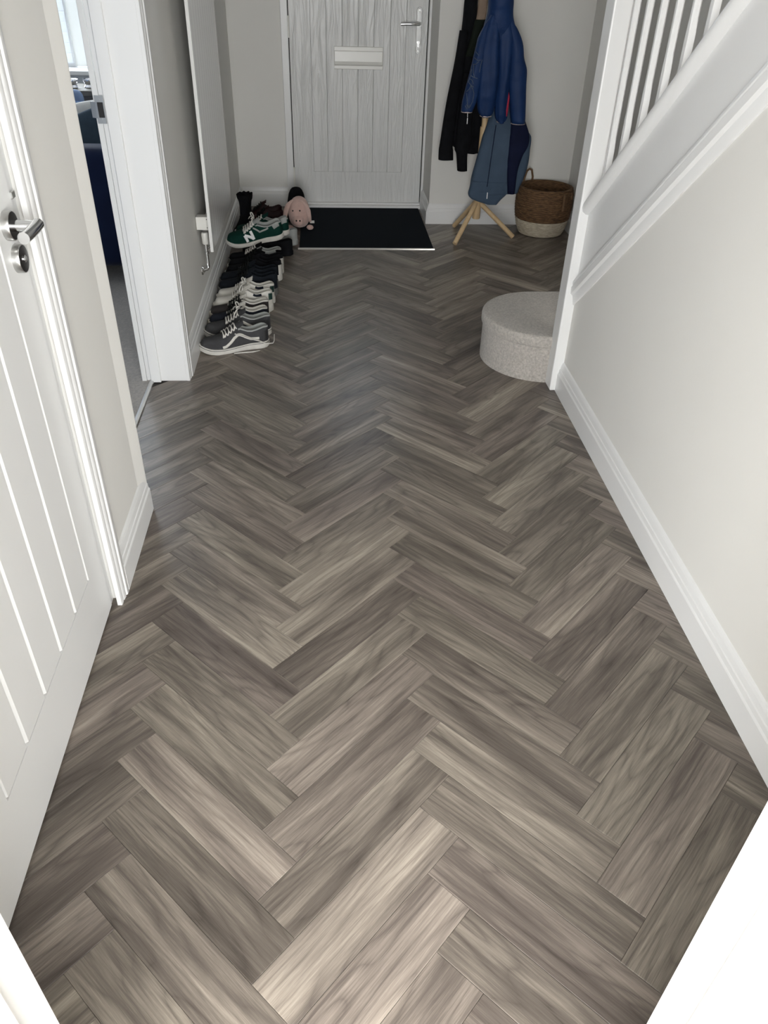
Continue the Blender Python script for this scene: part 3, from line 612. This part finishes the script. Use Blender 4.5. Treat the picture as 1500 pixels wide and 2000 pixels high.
for R_, yy, s_ in ((HOOD_S1, HY-.035, 22), (HOOD_S2, HY-.055, 23)):
    s2 = cloth(R_, yy, lambda t: .032, 3, .05, s_).build('sleeve', 'dark', hj, smooth='all')
    trim_strip((R_[-2][0]-.004, R_[-2][1]+.003, R_[-2][2]-.003), yy, .034, .004).build('cuff_seam', 'dark', s2, smooth='all')
sc = thing('tan_and_olive_scarf', 'tan and olive cloth hanging between the black top and blue jacket', 'scarf', (.86, 4.905, .98))
cloth(TAN, 4.90, .020, 3, .06, 31).build('tan_length', 'tan', sc, smooth='all')
cloth(OLIVE, 4.90, .024, 3, .06, 32).build('olive_length', 'olive', sc, smooth='all')

# ------------------------------------------------------------------ basket
bc = (1.386, 5.005)
bk = thing('woven_basket', 'round brown woven basket with pale straw base in the corner', 'basket', (bc[0], bc[1], 0))
def brad(z): return smooth_tab([(0, .128), (.02, .140), (.06, .155), (.12, .168), (.18, .173), (.24, .170), (.285, .163)], z)
def coil(z0, z1, pitch, n=90, amp=.0042, inner=False):
    rings = []; k = int((z1-z0)/pitch*4)
    for i in range(k+1):
        z = z0+(z1-z0)*i/k; row = int((z-z0)/pitch+1e-6)
        b = amp*abs(math.sin(PI*(z-z0)/pitch))
        rings.append([((brad(z)+b*(1+.35*math.sin(30*a+row*2.1)))*math.cos(a)+bc[0], (brad(z)+b*(1+.35*math.sin(30*a+row*2.1)))*math.sin(a)+bc[1], z) for a in [2*PI*j/n for j in range(n)]])
    return rings
G().loft(coil(.002, .098, .0105, amp=.006), True, False).build('straw_base', 'weave2', bk, smooth='all')
up_ = coil(.098, .286, .0118, amp=.0065)
inner = [[((brad(z)-.010)*math.cos(2*PI*j/90)+bc[0], (brad(z)-.010)*math.sin(2*PI*j/90)+bc[1], z) for j in range(90)] for z in (.288, .24, .18, .10, .04)]
G().loft(up_+inner, False, True).build('brown_body', 'weave', bk, smooth='all')
def loop(cx, cy, cz, ang, w, h, name='handle', lean=0.0):
    d = Vector((-math.sin(ang), math.cos(ang), 0)); o_ = Vector((math.cos(ang), math.sin(ang), 0)); p = Vector((cx, cy, cz))
    pts = [p-d*w+Vector((0, 0, -.045)), p-d*w*1.02+Vector((0, 0, h*.4))+o_*lean*.4, p-d*w*.6+Vector((0, 0, h*.88))+o_*lean*.9, p+Vector((0, 0, h))+o_*lean, p+d*w*.6+Vector((0, 0, h*.88))+o_*lean*.9, p+d*w*1.02+Vector((0, 0, h*.4))+o_*lean*.4, p+d*w+Vector((0, 0, -.045))]
    G().tube(pts, .0065, 8).build(name, 'strap', bk, smooth=True)
loop(bc[0]+.160*math.cos(2.12), bc[1]+.160*math.sin(2.12), .27, 2.12, .036, .085, lean=.0)
loop(bc[0]+.168*math.cos(-.35)+.004, bc[1]+.168*math.sin(-.35), .275, -.35, .045, -.02, lean=-.02)
G().box(bc[0]+.072, bc[0]+.085, bc[1]-.172, bc[1]-.163, .175, .272).build('strap', 'strap', bk, bevel=.002)

# ------------------------------------------------------------------ shoes
WT = [(0, .004), (.02, .019), (.06, .0285), (.15, .0345), (.30, .0325), (.45, .0360), (.62, .0450), (.76, .0475), (.87, .0415), (.95, .0280), (.985, .0150), (1, .004)]
class Shoe:
    HT = [(0, .078), (.08, .082), (.17, .073), (.28, .066), (.36, .079), (.42, .092), (.50, .084), (.58, .068), (.68, .053), (.82, .043), (.92, .035), (.97, .024), (1, .006)]
    def __init__(s, L=.290, zs=.026, hk=1.0, wk=1.0, HT=None):
        s.L, s.zs, s.hk, s.wk = L, zs, hk, wk*.95; s.HTt = HT or s.HT
    def w(s, u): return smooth_tab(WT, u)*s.wk*s.L/.29
    def base(s, u): return s.zs*(1.0-.25*math.sin(PI*min(1, max(0, (u-.3)/.7)))) + .010*max(0, (u-.78)/.22)**2
    def P(s, u, v, off=0.0):
        th = (1-abs(v))*PI/2; w, h = s.w(u)+off, smooth_tab(s.HTt, u)*s.hk+off
        xb = s.L*u
        if u > .93: xb += 0
        return Vector((xb-.006*math.sin(th)*max(0, (u-.8)/.2), math.copysign(w*max(math.cos(th), 0)**.62, v if v else 1), s.base(u)+h*math.sin(th)**.85))
US = [0, .015, .04, .08, .13, .19, .25, .31, .36, .42, .47, .52, .57, .62, .67, .72, .77, .82, .87, .91, .945, .97, .988, 1.0]
VS = [-1, -.88, -.74, -.6, -.5, -.42, -.28, -.14, 0, .14, .28, .42, .5, .6, .74, .88, 1]
def ribbon(sh, pts, width, off=.0022, step=6):
    fine = []
    for (a, b), (c, d) in zip(pts, pts[1:]):
        for i in range(step): fine.append((a+(c-a)*i/step, b+(d-b)*i/step))
    fine.append(pts[-1]); g = G(); rows = []
    Ps = [sh.P(u, v) for u, v in fine]
    for i, (u, v) in enumerate(fine):
        du = (sh.P(min(1, u+.01), v)-sh.P(max(0, u-.01), v)); dv = (sh.P(u, min(1, v+.01) if v > 0 else v+.01)-sh.P(u, v-.01 if v > 0 else max(-1, v-.01)))
        n = du.cross(dv).normalized(); c = Vector((sh.L*u, 0, .03))
        if n.dot(Ps[i]-c) < 0: n = -n
        t = (Ps[min(i+1, len(Ps)-1)]-Ps[max(i-1, 0)]).normalized(); s_ = n.cross(t).normalized()
        wd = width[0]+(width[1]-width[0])*i/(len(fine)-1) if isinstance(width, tuple) else width
        rows.append([Ps[i]+s_*wd/2+n*off*.3, Ps[i]+s_*wd/2*.9+n*off, Ps[i]+n*off*1.25, Ps[i]-s_*wd/2*.9+n*off, Ps[i]-s_*wd/2+n*off*.3])
    g.loft(rows, False, False, closed=False); return g
def shoe(name, label, loc, ang, upper, sole, lining, lace=None, L=.29, zs=.026, hk=1.0, wk=1.0, rot=(0, 0), group=None, fox=False, extras=None, bow=False, cat='shoe', tongue=None, HT=None, toe=None, flip=False):
    t = thing(name, label, cat, loc, (rot[0], rot[1], ang), group)
    sh = Shoe(L, zs, hk, wk, HT)
    idx = {}; g = G(); nu, nv = len(US), len(VS)
    P = [[sh.P(u, v) for v in VS] for u in US]
    def grid(sel):
        g = G(); g.v = [tuple(P[i][j]) for i in range(nu) for j in range(nv)]
        for i in range(nu-1):
            for j in range(nv-1):
                um, vm = (US[i]+US[i+1])/2, (VS[j]+VS[j+1])/2
                if sel(um, abs(vm)): g.f.append((i*nv+j, i*nv+j+1, (i+1)*nv+j+1, (i+1)*nv+j))
        used = sorted({k for f in g.f for k in f}); mp = {k: n for n, k in enumerate(used)}
        g.v = [g.v[k] for k in used]; g.f = [tuple(mp[k] for k in f) for f in g.f]; return g
    opening = lambda u, v: u < .42 and v < .42
    throat = lambda u, v: .42 <= u < .67 and v < .28
    if toe:
        grid(lambda u, v: not opening(u, v) and not throat(u, v) and not (u > .72)).build('upper', upper, t, smooth='all', world=False, weld=True)
        grid(lambda u, v: u > .72).build('toe_cap', toe, t, smooth='all', world=False, weld=True)
    else:
        grid(lambda u, v: not opening(u, v) and not throat(u, v)).build('upper', upper, t, smooth='all', world=False, weld=True)
    # tongue
    tg = G(); rows = []
    for u in (.36, .40, .45, .50, .55, .60, .66, .69):
        p0 = sh.P(max(u, .42), 0); lift = max(0, .42-u)*.18
        hw = sh.w(u)*.60 if u < .6 else sh.w(u)*.5
        x = L*u; rows.append([Vector((x, k*hw, p0.z-.001-.010*abs(k)**2+lift+.004)) for k in (-1, -.6, 0, .6, 1)])
    tg.loft(rows, False, False, closed=False)
    rows2 = [[p-Vector((0, 0, .005)) for p in r] for r in rows]; tg.loft(rows2, False, False, closed=False)
    tg.build('tongue', tongue or upper, t, smooth='all', world=False)
    # lining : padded collar + inside
    lg = G()
    for sg in (-1, 1):
        rows = []
        for u in (.002, .015, .04, .08, .13, .19, .25, .31, .36, .42, .45):
            o = sh.P(u, sg*.42); inn = Vector((o.x+(.006 if u < .03 else 0), o.y*.78, o.z)); 
            rows.append([o+Vector((0, sg*.0008, -.004)), o+Vector((0, sg*.001, .002)), (o+inn)/2+Vector((0, 0, .0045)), inn, inn+Vector((0, -sg*.001, -.014)), Vector((inn.x, inn.y*.95, sh.base(u)+.012)), Vector((inn.x, 0, sh.base(u)+.010))])
        lg.loft(rows, False, False, closed=False)
    lg.build('lining', lining, t, smooth='all', world=False)
    # sole
    outline = [(L*u, sh.w(u)*1.05+.0025) for u in US]; pts = [(x, y) for x, y in outline]+[(x, -y) for x, y in outline[::-1]]
    pts[0] = (-.003, pts[0][1]); pts[-1] = (-.003, pts[-1][1]); k = len(outline); pts[k-1] = (L+.003, pts[k-1][1]); pts[k] = (L+.003, pts[k][1])
    def ringz(zf, s_=1.0): return [((x-L/2)*s_+L/2, y*s_, zf(x/L)) for x, y in pts]
    spring = lambda u: .010*max(0, (u-.78)/.22)**2
    sg_ = G().loft([ringz(lambda u: spring(u)+.0005, .975), ringz(lambda u: spring(u)+.004, 1.0), ringz(lambda u: sh.base(u)-.002+.004, 1.0), ringz(lambda u: sh.base(u)+.004, .985)])
    so = sg_.build('sole', sole, t, smooth=True, world=False)
    if fox:
        G().loft([ringz(lambda u: sh.base(u)-.0025, 1.0), ringz(lambda u: sh.base(u)-.0025, 1.008), ringz(lambda u: sh.base(u)-.0005, 1.008), ringz(lambda u: sh.base(u)-.0005, 1.0)], False, False).build('foxing_stripe', 'foxing', so, smooth=True, world=False)
    if lace:
        g = G(); us = [.47, .515, .56, .605, .65]
        for a, u in enumerate(us):
            for sg in (-1, 1):
                u2 = min(u+.04, .67)
                p = [sh.P(u, sg*.36, .003), sh.P((u+u2)/2, sg*.16, .0065), sh.P((u+u2)/2, 0, .009), sh.P((u+u2)/2, -sg*.16, .0065), sh.P(u2, -sg*.36, .003)]
                g.tube(p, .0030, 6)
        if bow:
            c = sh.P(.45, 0, .012)
            for sg in (-1, 1):
                g.tube(bz(c, c+Vector((-.005, sg*.03, .035)), c+Vector((.03, sg*.055, .02)), c+Vector((.004, 0, .002)), 8), .0032, 6)
                g.tube(bz(c, c+Vector((.01, sg*.02, .012)), c+Vector((.02, sg*.035, .0)), c+Vector((.03, sg*.045, -.02)), 6), .0028, 6)
        g.build('laces', lace, t, smooth='all', world=False)
    for nm, mt, pts_, wd, offs in (extras or []):
        ribbon(sh, pts_, wd, offs).build(nm, mt, t, smooth='all', world=False)
        if nm not in ('letter_stroke',): ribbon(sh, [(u, -v) for u, v in pts_], wd, offs).build(nm, mt, t, smooth='all', world=False)
    return t, sh

WAVE = [('side_stripe', 'shoewhite', [(.70, .90), (.65, .88), (.58, .78), (.52, .68), (.46, .63), (.38, .70), (.28, .80), (.16, .84)], .0125, .0024), ('heel_patch', 'foxing', [(.06, .62), (.06, .97)], .022, .0016)]
t, sh = shoe('skate_shoe', 'charcoal suede skate shoe with white wavy side stripe, nearest of the shoes', (-.262, 3.262, 0), PI+.30, 'charcoal', 'rubber', 'greysuede', 'lace', L=.305, fox=True, extras=WAVE, group='shoes along the wall')
lc = G().tube([(.155, .035, .083), (.10, .046, .060), (.05, .044, .040), (.02, .040, .022), (-.012, .030, .016), (-.025, .0, .012), (-.035, -.03, .03)], .0026, 6); lc.build('loose_lace', 'lace', t, smooth='all', world=False)
lc = G().tube([(.055, .060, .003), (.09, .066, .003), (.13, .060, .003), (.17, .058, .003)], [.0024, .003, .003, .0024], 6); lc.build('loose_lace', 'lace', t, smooth='all', world=False)
shoe('skate_shoe', 'charcoal skate shoe half hidden behind the nearest wavy-striped one', (-.258, 3.385, 0), PI+.14, 'charcoal', 'rubber', 'greysuede', 'lace', L=.300, fox=True, extras=WAVE, bow=True, group='shoes along the wall')
shoe('plimsoll', 'navy suede plimsoll with cream sole and black laces behind the charcoal pair', (-.275, 3.484, 0), PI+.10, 'navysuede', 'cream', 'shoewhite', 'blacklace', L=.275, zs=.022, group='shoes along the wall', tongue='shoewhite')
shoe('plimsoll', 'dark brown suede plimsoll with cream sole beside the white trainers', (-.276, 3.576, 0), PI+.05, 'brownsuede', 'cream', 'shoewhite', 'blacklace', L=.278, zs=.022, group='shoes along the wall', tongue='shoewhite', bow=False)
HEEL = [('heel_tab', 'teal', [(.035, .52), (.035, .80)], .024, .0022), ('collar_panel', 'navysuede', [(.18, .50), (.25, .49), (.32, .46)], .012, .0018)]
shoe('white_trainer', 'chunky white leather trainer with dark green heel tab, nearer of the pair', (-.262, 3.672, 0), PI+.06, 'shoewhite', 'shoewhite', 'shoewhite', 'lace', L=.285, zs=.030, hk=1.05, group='shoes along the wall', extras=HEEL, bow=True)
shoe('white_trainer', 'chunky white leather trainer with dark green heel tab, farther of the pair', (-.258, 3.772, 0), PI+.02, 'shoewhite', 'shoewhite', 'shoewhite', 'lace', L=.285, zs=.030, hk=1.05, group='shoes along the wall', extras=HEEL)
shoe('dark_blue_trainer', 'dark blue knitted trainer on a grey sole just behind the white pair', (-.248, 3.888, 0), PI+.03, 'bulky', 'greysole', 'bulky', 'blacklace', L=.30, zs=.034, hk=1.12, wk=1.08, group='shoes along the wall')
shoe('dark_blue_trainer', 'dark blue knitted trainer on a grey sole next to the black trainers', (-.252, 3.995, 0), PI, 'bulky', 'greysole', 'bulky', 'blacklace', L=.30, zs=.034, hk=1.12, wk=1.08, group='shoes along the wall')
WH = [('heel_guard', 'shoewhite', [(.02, .60), (.02, .98)], .030, .003)]
shoe('black_trainer', 'black trainer with white heel block, nearer of the black pair', (-.236, 4.105, 0), PI-.04, 'dark', 'shoewhite', 'dark', 'blacklace', L=.30, zs=.030, hk=1.12, group='shoes along the wall', extras=WH)
shoe('black_trainer', 'black trainer with white heel block, farther of the black pair', (-.232, 4.215, 0), PI-.02, 'dark', 'shoewhite', 'dark', 'blacklace', L=.30, zs=.030, hk=1.10, group='shoes along the wall', extras=WH)
shoe('grey_trainer', 'black and grey trainer with pale collar under the green trainer', (-.245, 4.345, 0), PI, 'dark', 'greysole', 'greysuede', 'lace', L=.295, zs=.028, hk=1.0, group='shoes along the wall', extras=[('collar_panel', 'greysuede', [(.10, .55), (.2, .55), (.3, .52)], .02, .002)])
shoe('black_shoe', 'plain black shoe with its heel beside the mat corner', (-.190, 4.530, 0), PI-.03, 'dark', 'dark', 'dark', 'blacklace', L=.285, zs=.022, hk=.95, group='shoes along the wall')
shoe('pale_grey_shoe', 'pale grey shoe on the mat edge under the pink pig', (-.165, 4.70, .0085), PI-.06, 'greysuede', 'greysuede', 'greysuede', 'lace', L=.27, zs=.026, hk=.95, group='shoes along the wall')
# green trainers on top of the pile
GN = [('saddle', 'greysuede', [(.50, .44), (.46, .58), (.40, .74), (.33, .64), (.24, .50)], .009, .0022), ('letter_stroke', 'refl', [(.668, .50), (.632, .93)], .0150, .004), ('letter_stroke', 'refl', [(.664, .51), (.522, .91)], .0155, .0043), ('letter_stroke', 'refl', [(.556, .46), (.520, .92)], .0150, .004),
      ('heel_panel', 'greysuede', [(.05, .50), (.16, .55)], .026, .002)]
shoe('green_trainer', 'bottle green trainer with big white letter N lying on top of the shoes', (-.232, 4.415, .140), PI+.10, 'green', 'rubber', 'greysuede', 'lace', L=.315, zs=.024, hk=1.08, rot=(-.22, .14), extras=GN, bow=True, group='shoes along the wall', tongue='greysuede')
shoe('green_trainer', 'second bottle green trainer showing its heel behind the one with the N', (-.205, 4.545, .115), PI+.02, 'green', 'rubber', 'greysuede', 'lace', L=.305, zs=.024, hk=1.0, rot=(0, .05), group='shoes along the wall', extras=[('heel_panel', 'greysuede', [(.03, .5), (.14, .55)], .03, .002)])
shoe('oxblood_shoe', 'dark oxblood leather lace-up shoe in front of the skirting', (-.258, 5.068, 0), PI+.05, 'maroon', 'black', 'maroon', 'blacklace', L=.25, zs=.03, hk=1.12, group='shoes along the wall')
shoe('oxblood_shoe', 'dark oxblood leather shoe partly hidden behind its twin', (-.275, 5.178, 0), PI+.02, 'maroon', 'black', 'maroon', 'blacklace', L=.27, zs=.03, hk=1.15, group='shoes along the wall')
def boot(label, loc, ang, h=.235):
    BT = [(0, .085), (.10, .10), (.25, .105), (.36, .105), (.45, .095), (.55, .075), (.68, .056), (.82, .045), (.92, .036), (.97, .025), (1, .006)]
    t = thing('ankle_boot', label, 'boot', loc, (0, 0, ang), 'shoes along the wall'); sh = Shoe(.265, .03, 1.0, .95, BT)
    g = G(); nu, nv = len(US), len(VS); g.v = [tuple(sh.P(u, v)) for u in US for v in VS]
    g.f = [(i*nv+j, i*nv+j+1, (i+1)*nv+j+1, (i+1)*nv+j) for i in range(nu-1) for j in range(nv-1)]
    g.build('foot', 'dark', t, smooth='all', world=False, weld=True)
    rings = []
    for k, (z, rx, ry, x) in enumerate([(.09, .050, .034, .060), (.13, .046, .034, .058), (.16, .043, .034, .056), (h-.045, .045, .038, .055), (h-.02, .050, .044, .055), (h, .053, .047, .055), (h-.004, .046, .040, .055), (h-.05, .038, .03, .055)]):
        ruf = .004 if z > h-.022 else 0
        rings.append([(x+(rx+ruf*math.sin(9*a))*math.cos(a), (ry+ruf*math.sin(9*a))*math.sin(a), z+ruf*.8*math.sin(11*a)) for a in [2*PI*q/44 for q in range(44)]])
    G().loft(rings, False, True).build('ruffled_shaft', 'dark', t, smooth='all', world=False)
    pts = [(sh.L*u, sh.w(u)*1.05+.002) for u in US]; pts = pts+[(x, -y) for x, y in pts[::-1]]
    G().loft([[(x, y, .0005) for x, y in pts], [(x, y, .028) for x, y in pts]]).build('sole', 'black', t, smooth=True, world=False)
boot('black ankle boot with ruffled top in the corner by the radiator', (-.470, 5.005, 0), -PI/2-.25)
shoe('black_shoe', 'plain black shoe between the green trainers and the oxblood pair', (-.262, 4.895, 0), PI-.02, 'dark', 'dark', 'dark', 'blacklace', L=.18, zs=.022, hk=.9, group='shoes along the wall')

# ------------------------------------------------------------------ plush pig and dark bag
pg = thing('plush_pig', 'pink plush pig door stop sitting on the entrance mat', 'soft toy', (-.160, 5.06, .008))
px, py = -.160, 5.06
rings = []
for i in range(15):
    t_ = i/14; a = PI*min(max(t_, .02), .98)
    z = .010+.186*(1-math.cos(a))/2; r = math.sin(a)**.78
    f = 1-.10*t_; yo = -.018*math.sin(PI*t_)
    rings.append([(px+.072*r*f*math.cos(2*PI*k/28), py+yo+.062*r*math.sin(2*PI*k/28), z) for k in range(28)])
G().loft(rings).build('body', 'pig', pg, smooth='all')
fy_ = py-.018-.062
def pig_front(dx, z):
    c = 1-2*(z-.010)/.186; a = math.acos(max(-1, min(1, c))); t_ = a/PI; r = math.sin(a)**.78
    return py-.018*math.sin(PI*t_)-.062*r*math.sqrt(max(0, 1-(dx/(.072*r*(1-.10*t_)))**2))
sn = G()
rings = []
for d, r in ((.02, .034), (-.004, .030), (-.014, .027), (-.020, .022), (-.022, .010)):
    rings.append([(px-.006+r*1.12*math.cos(2*PI*k/20), fy_+.002+d, .070+.9*r*math.sin(2*PI*k/20)+d*.3) for k in range(20)])
sno = G().loft(rings).build('snout', 'pig', pg, smooth='all')
for dx in (-.017, .005): G().sphere((px+dx, fy_-.0195, .074), .0050, sc=(1, .5, 1.2)).build('nostril', 'eye', sno, smooth='all')
for dx, z in ((-.038, .126), (.006, .129)): G().sphere((px+dx, pig_front(dx, z)-.001, z), .0050).build('eye', 'eye', pg, smooth='all')
def ear(sx, pts, wds):
    rings = []
    for (x, y, z), wd in zip(pts, wds):
        rings.append([(x+wd*math.cos(2*PI*k/12)*.35*1.0, y+wd*math.cos(2*PI*k/12)*.9, z+.006*math.sin(2*PI*k/12)) if False else (x+.006*math.sin(2*PI*k/12)+wd*.8*math.cos(2*PI*k/12), y+.005*math.sin(2*PI*k/12)-wd*.25*math.cos(2*PI*k/12), z) for k in range(12)])
    G().loft(rings).build('ear', 'pig2', pg, smooth='all')
ear(-1, [(px-.040, fy_+.050, .180), (px-.064, fy_+.036, .160), (px-.080, fy_+.026, .125), (px-.088, fy_+.022, .085), (px-.092, fy_+.020, .050)], [.010, .018, .020, .014, .003])
ear(1, [(px+.018, fy_+.040, .184), (px+.040, fy_+.024, .164), (px+.056, fy_+.018, .130), (px+.064, fy_+.016, .090), (px+.070, fy_+.016, .058)], [.010, .017, .019, .013, .003])
for dx, dy in ((.066, -.01), (-.058, -.02)): G().sphere((px+dx, fy_+.03+dy, .024), .017, sc=(1.3, 1.1, .9)).build('foot', 'pig', pg, smooth='all')
G().box(px+.066, px+.094, fy_+.032, fy_+.034, .046, .062).build('sewn_tag', 'lace', pg)
hb = thing('black_hat', 'black rounded hat standing behind the pink pig against the door', 'hat', (-.185, 5.22, .008))
rings = [[(-.180+.066*math.cos(PI/2*t_)**.6*math.cos(2*PI*k/24), 5.22+.055*math.cos(PI/2*t_)**.6*math.sin(2*PI*k/24), .008+.205*math.sin(PI/2*t_)) for k in range(24)] for t_ in (0, .2, .4, .6, .75, .87, .96, .995)]
G().loft(rings).build('crown', 'dark', hb, smooth='all')
G().lathe([(.074, 0), (.076, .006), (.062, .012)], (-.180, 5.22, .0082), 28).build('brim', 'dark', hb, smooth='all')

# ------------------------------------------------------------------ living room sliver
struct('floor_carpet', G().box(-3.6, -.714, 1.2, 5.9, -.05, .004), 'carpet2', 'greige carpet of the living room beyond the doorway', 'carpet')
gl = G().box(-3.7, -3.6, 1.2, 5.9, 0, ZC).box(-3.6, XL-.11, 1.1, 1.2, 0, ZC)
gl.box(-3.6, -2.75, 5.6, 5.86, 0, ZC).box(-1.36, -1.2, 5.6, 5.86, 0, ZC).box(-2.75, -1.36, 5.6, 5.86, 0, .775).box(-2.75, -1.36, 5.6, 5.86, 2.05, ZC).box(-1.2, -.69, 5.6, 5.72, 0, ZC)
struct('wall_living_room', gl, mat('pale_blue_white_paint', (.76, .80, .86), .8, var=.01), 'pale living room walls seen through the doorway', 'wall')
wn = thing('window_1', 'bright living room window with white slatted shutters', 'window', (-2.05, 5.78, .78), kind='structure')
G().box(-2.75, -1.36, 5.56, 5.86, .775, .800).build('window_sill', 'trim', wn, bevel=.003)
G().box(-2.75, -1.568, 5.76, 5.80, .80, .818).box(-2.75, -1.568, 5.76, 5.80, 1.99, 2.05).box(-1.580, -1.568, 5.76, 5.80, .818, 1.99).box(-2.75, -2.70, 5.76, 5.80, .86, 1.99).box(-2.16, -2.11, 5.76, 5.80, .86, 1.99).build('shutter_frame', 'trim', wn, bevel=.002)
G().box(-1.5675, -1.362, 5.775, 5.779, .802, 2.045).build('lit_reveal_panel', 'litreveal', wn)  # added translucent sheet in place of the pale reveal, so it shows bright
for i in range(21):
    z = .847+i*.0558
    G().prism([(-.010, -.028), (-.007, -.029), (.010, .028), (.007, .029)], lambda p, q, t: (t, 5.78+p, z+q), -2.70, -1.580).build('slat', 'blind', wn)
G().box(-2.75, -1.36, 5.82, 5.825, .80, 2.05).build('pane', 'glass', wn)
def pillow(name, label, c, sx, sy, sz, rot, mt, parent=None, cat='cushion'):
    rings = []; n = 28
    for i in range(13):
        a = PI*min(max(i/12, .03), .97); rr = math.sin(a)**.5
        rings.append([(sx*rr*math.copysign(abs(math.cos(q))**.55, math.cos(q)), -sy*math.cos(a)*(.55+.45*rr), sz*rr*math.copysign(abs(math.sin(q))**.55, math.sin(q))) for q in [2*PI*k/n for k in range(n)]])
    g = G().loft(rings); mw = Matrix.Translation(c) @ Matrix.Rotation(rot[2], 4, 'Z') @ Matrix.Rotation(rot[0], 4, 'X') @ Matrix.Rotation(rot[1], 4, 'Y')
    g.v = [tuple(mw @ Vector(p)) for p in g.v]
    if parent: return g.build(name, mt, parent, smooth='all')
    return tag(g.build(name, mt, None, smooth='all'), label, cat)
sf = thing('sofa', 'dark navy velvet sofa just inside the living room', 'sofa', (-1.6, 4.4, 0))
G().box(-2.5, -.96, 4.04, 4.86, .10, .40).build('base', 'sofa', sf, bevel=.03, seg=3, smooth=True)
G().box(-2.5, -.93, 4.00, 4.20, .09, .655).build('arm', 'sofa', sf, bevel=.06, seg=4, smooth=True)
G().box(-2.48, -1.25, 4.22, 4.86, .38, .52).build('seat_cushion', 'sofa', sf, bevel=.04, seg=3, smooth=True)
G().box(-1.25, -.93, 4.22, 4.90, .38, .535).build('backrest', 'sofa', sf, bevel=.05, seg=3, smooth=True)
for x, y in ((-1.02, 4.06), (-1.02, 4.82), (-2.44, 4.06), (-2.44, 4.82)): G().tube([(x, y, .11), (x, y, .006)], [.022, .014], 10).build('leg', 'steel', sf)
pillow('scatter_cushion', 'dusky teal square cushion leaning on the sofa arm', (-1.15, 4.34, .655), .17, .05, .115, (-.2, -.35, .1), 'cush')
pillow('scatter_cushion', 'white cushion behind the teal one on the sofa', (-1.20, 4.52, .70), .16, .05, .085, (-.35, -.15, .15), 'cushw')
pillow('scatter_cushion', 'mid blue cushion behind the white one on the sofa', (-1.30, 4.74, .66), .18, .06, .09, (-.5, .05, 0), 'cushb')
pillow('scatter_cushion', 'pale blue cushion near the window table', (-1.42, 4.98, .70), .075, .04, .075, (-.1, 0, .1), 'cushl')
ct = thing('console_table', 'weathered grey wooden console table under the window', 'table', (-1.6, 5.33, 0))
G().box(-2.3, -1.22, 5.16, 5.46, .715, .745).build('tabletop', 'darkwood', ct, bevel=.003)
G().box(-2.28, -1.24, 5.18, 5.45, .62, .715).build('apron', 'darkwood', ct)
for x, y in ((-2.25, 5.2), (-1.27, 5.2), (-2.25, 5.42), (-1.27, 5.42)): G().box(x-.025, x+.025, y-.025, y+.025, .004, .62).build('leg', 'darkwood', ct, bevel=.003)
G().box(-2.2, -1.3, 5.40, 5.42, .15, .62).build('back_panel', 'brick', ct)
def bowl(label, x, y, r, h):
    t = thing('glass_bowl', label, 'bowl', (x, y, .7455), group='bowls on the console table')
    G().lathe([(.02, 0), (.03, .003), (r*.7, h*.35), (r, h*.8), (r*.96, h), (r*.9, h*.97), (r*.6, h*.4), (.01, .012)], (x, y, .7455), 20).build('bowl_wall', 'silver', t, smooth=True)
bowl('larger silvered glass bowl at the left of the console table', -1.475, 5.27, .038, .045)
bowl('smaller silvered glass bowl at the right of the console table', -1.385, 5.29, .030, .045)
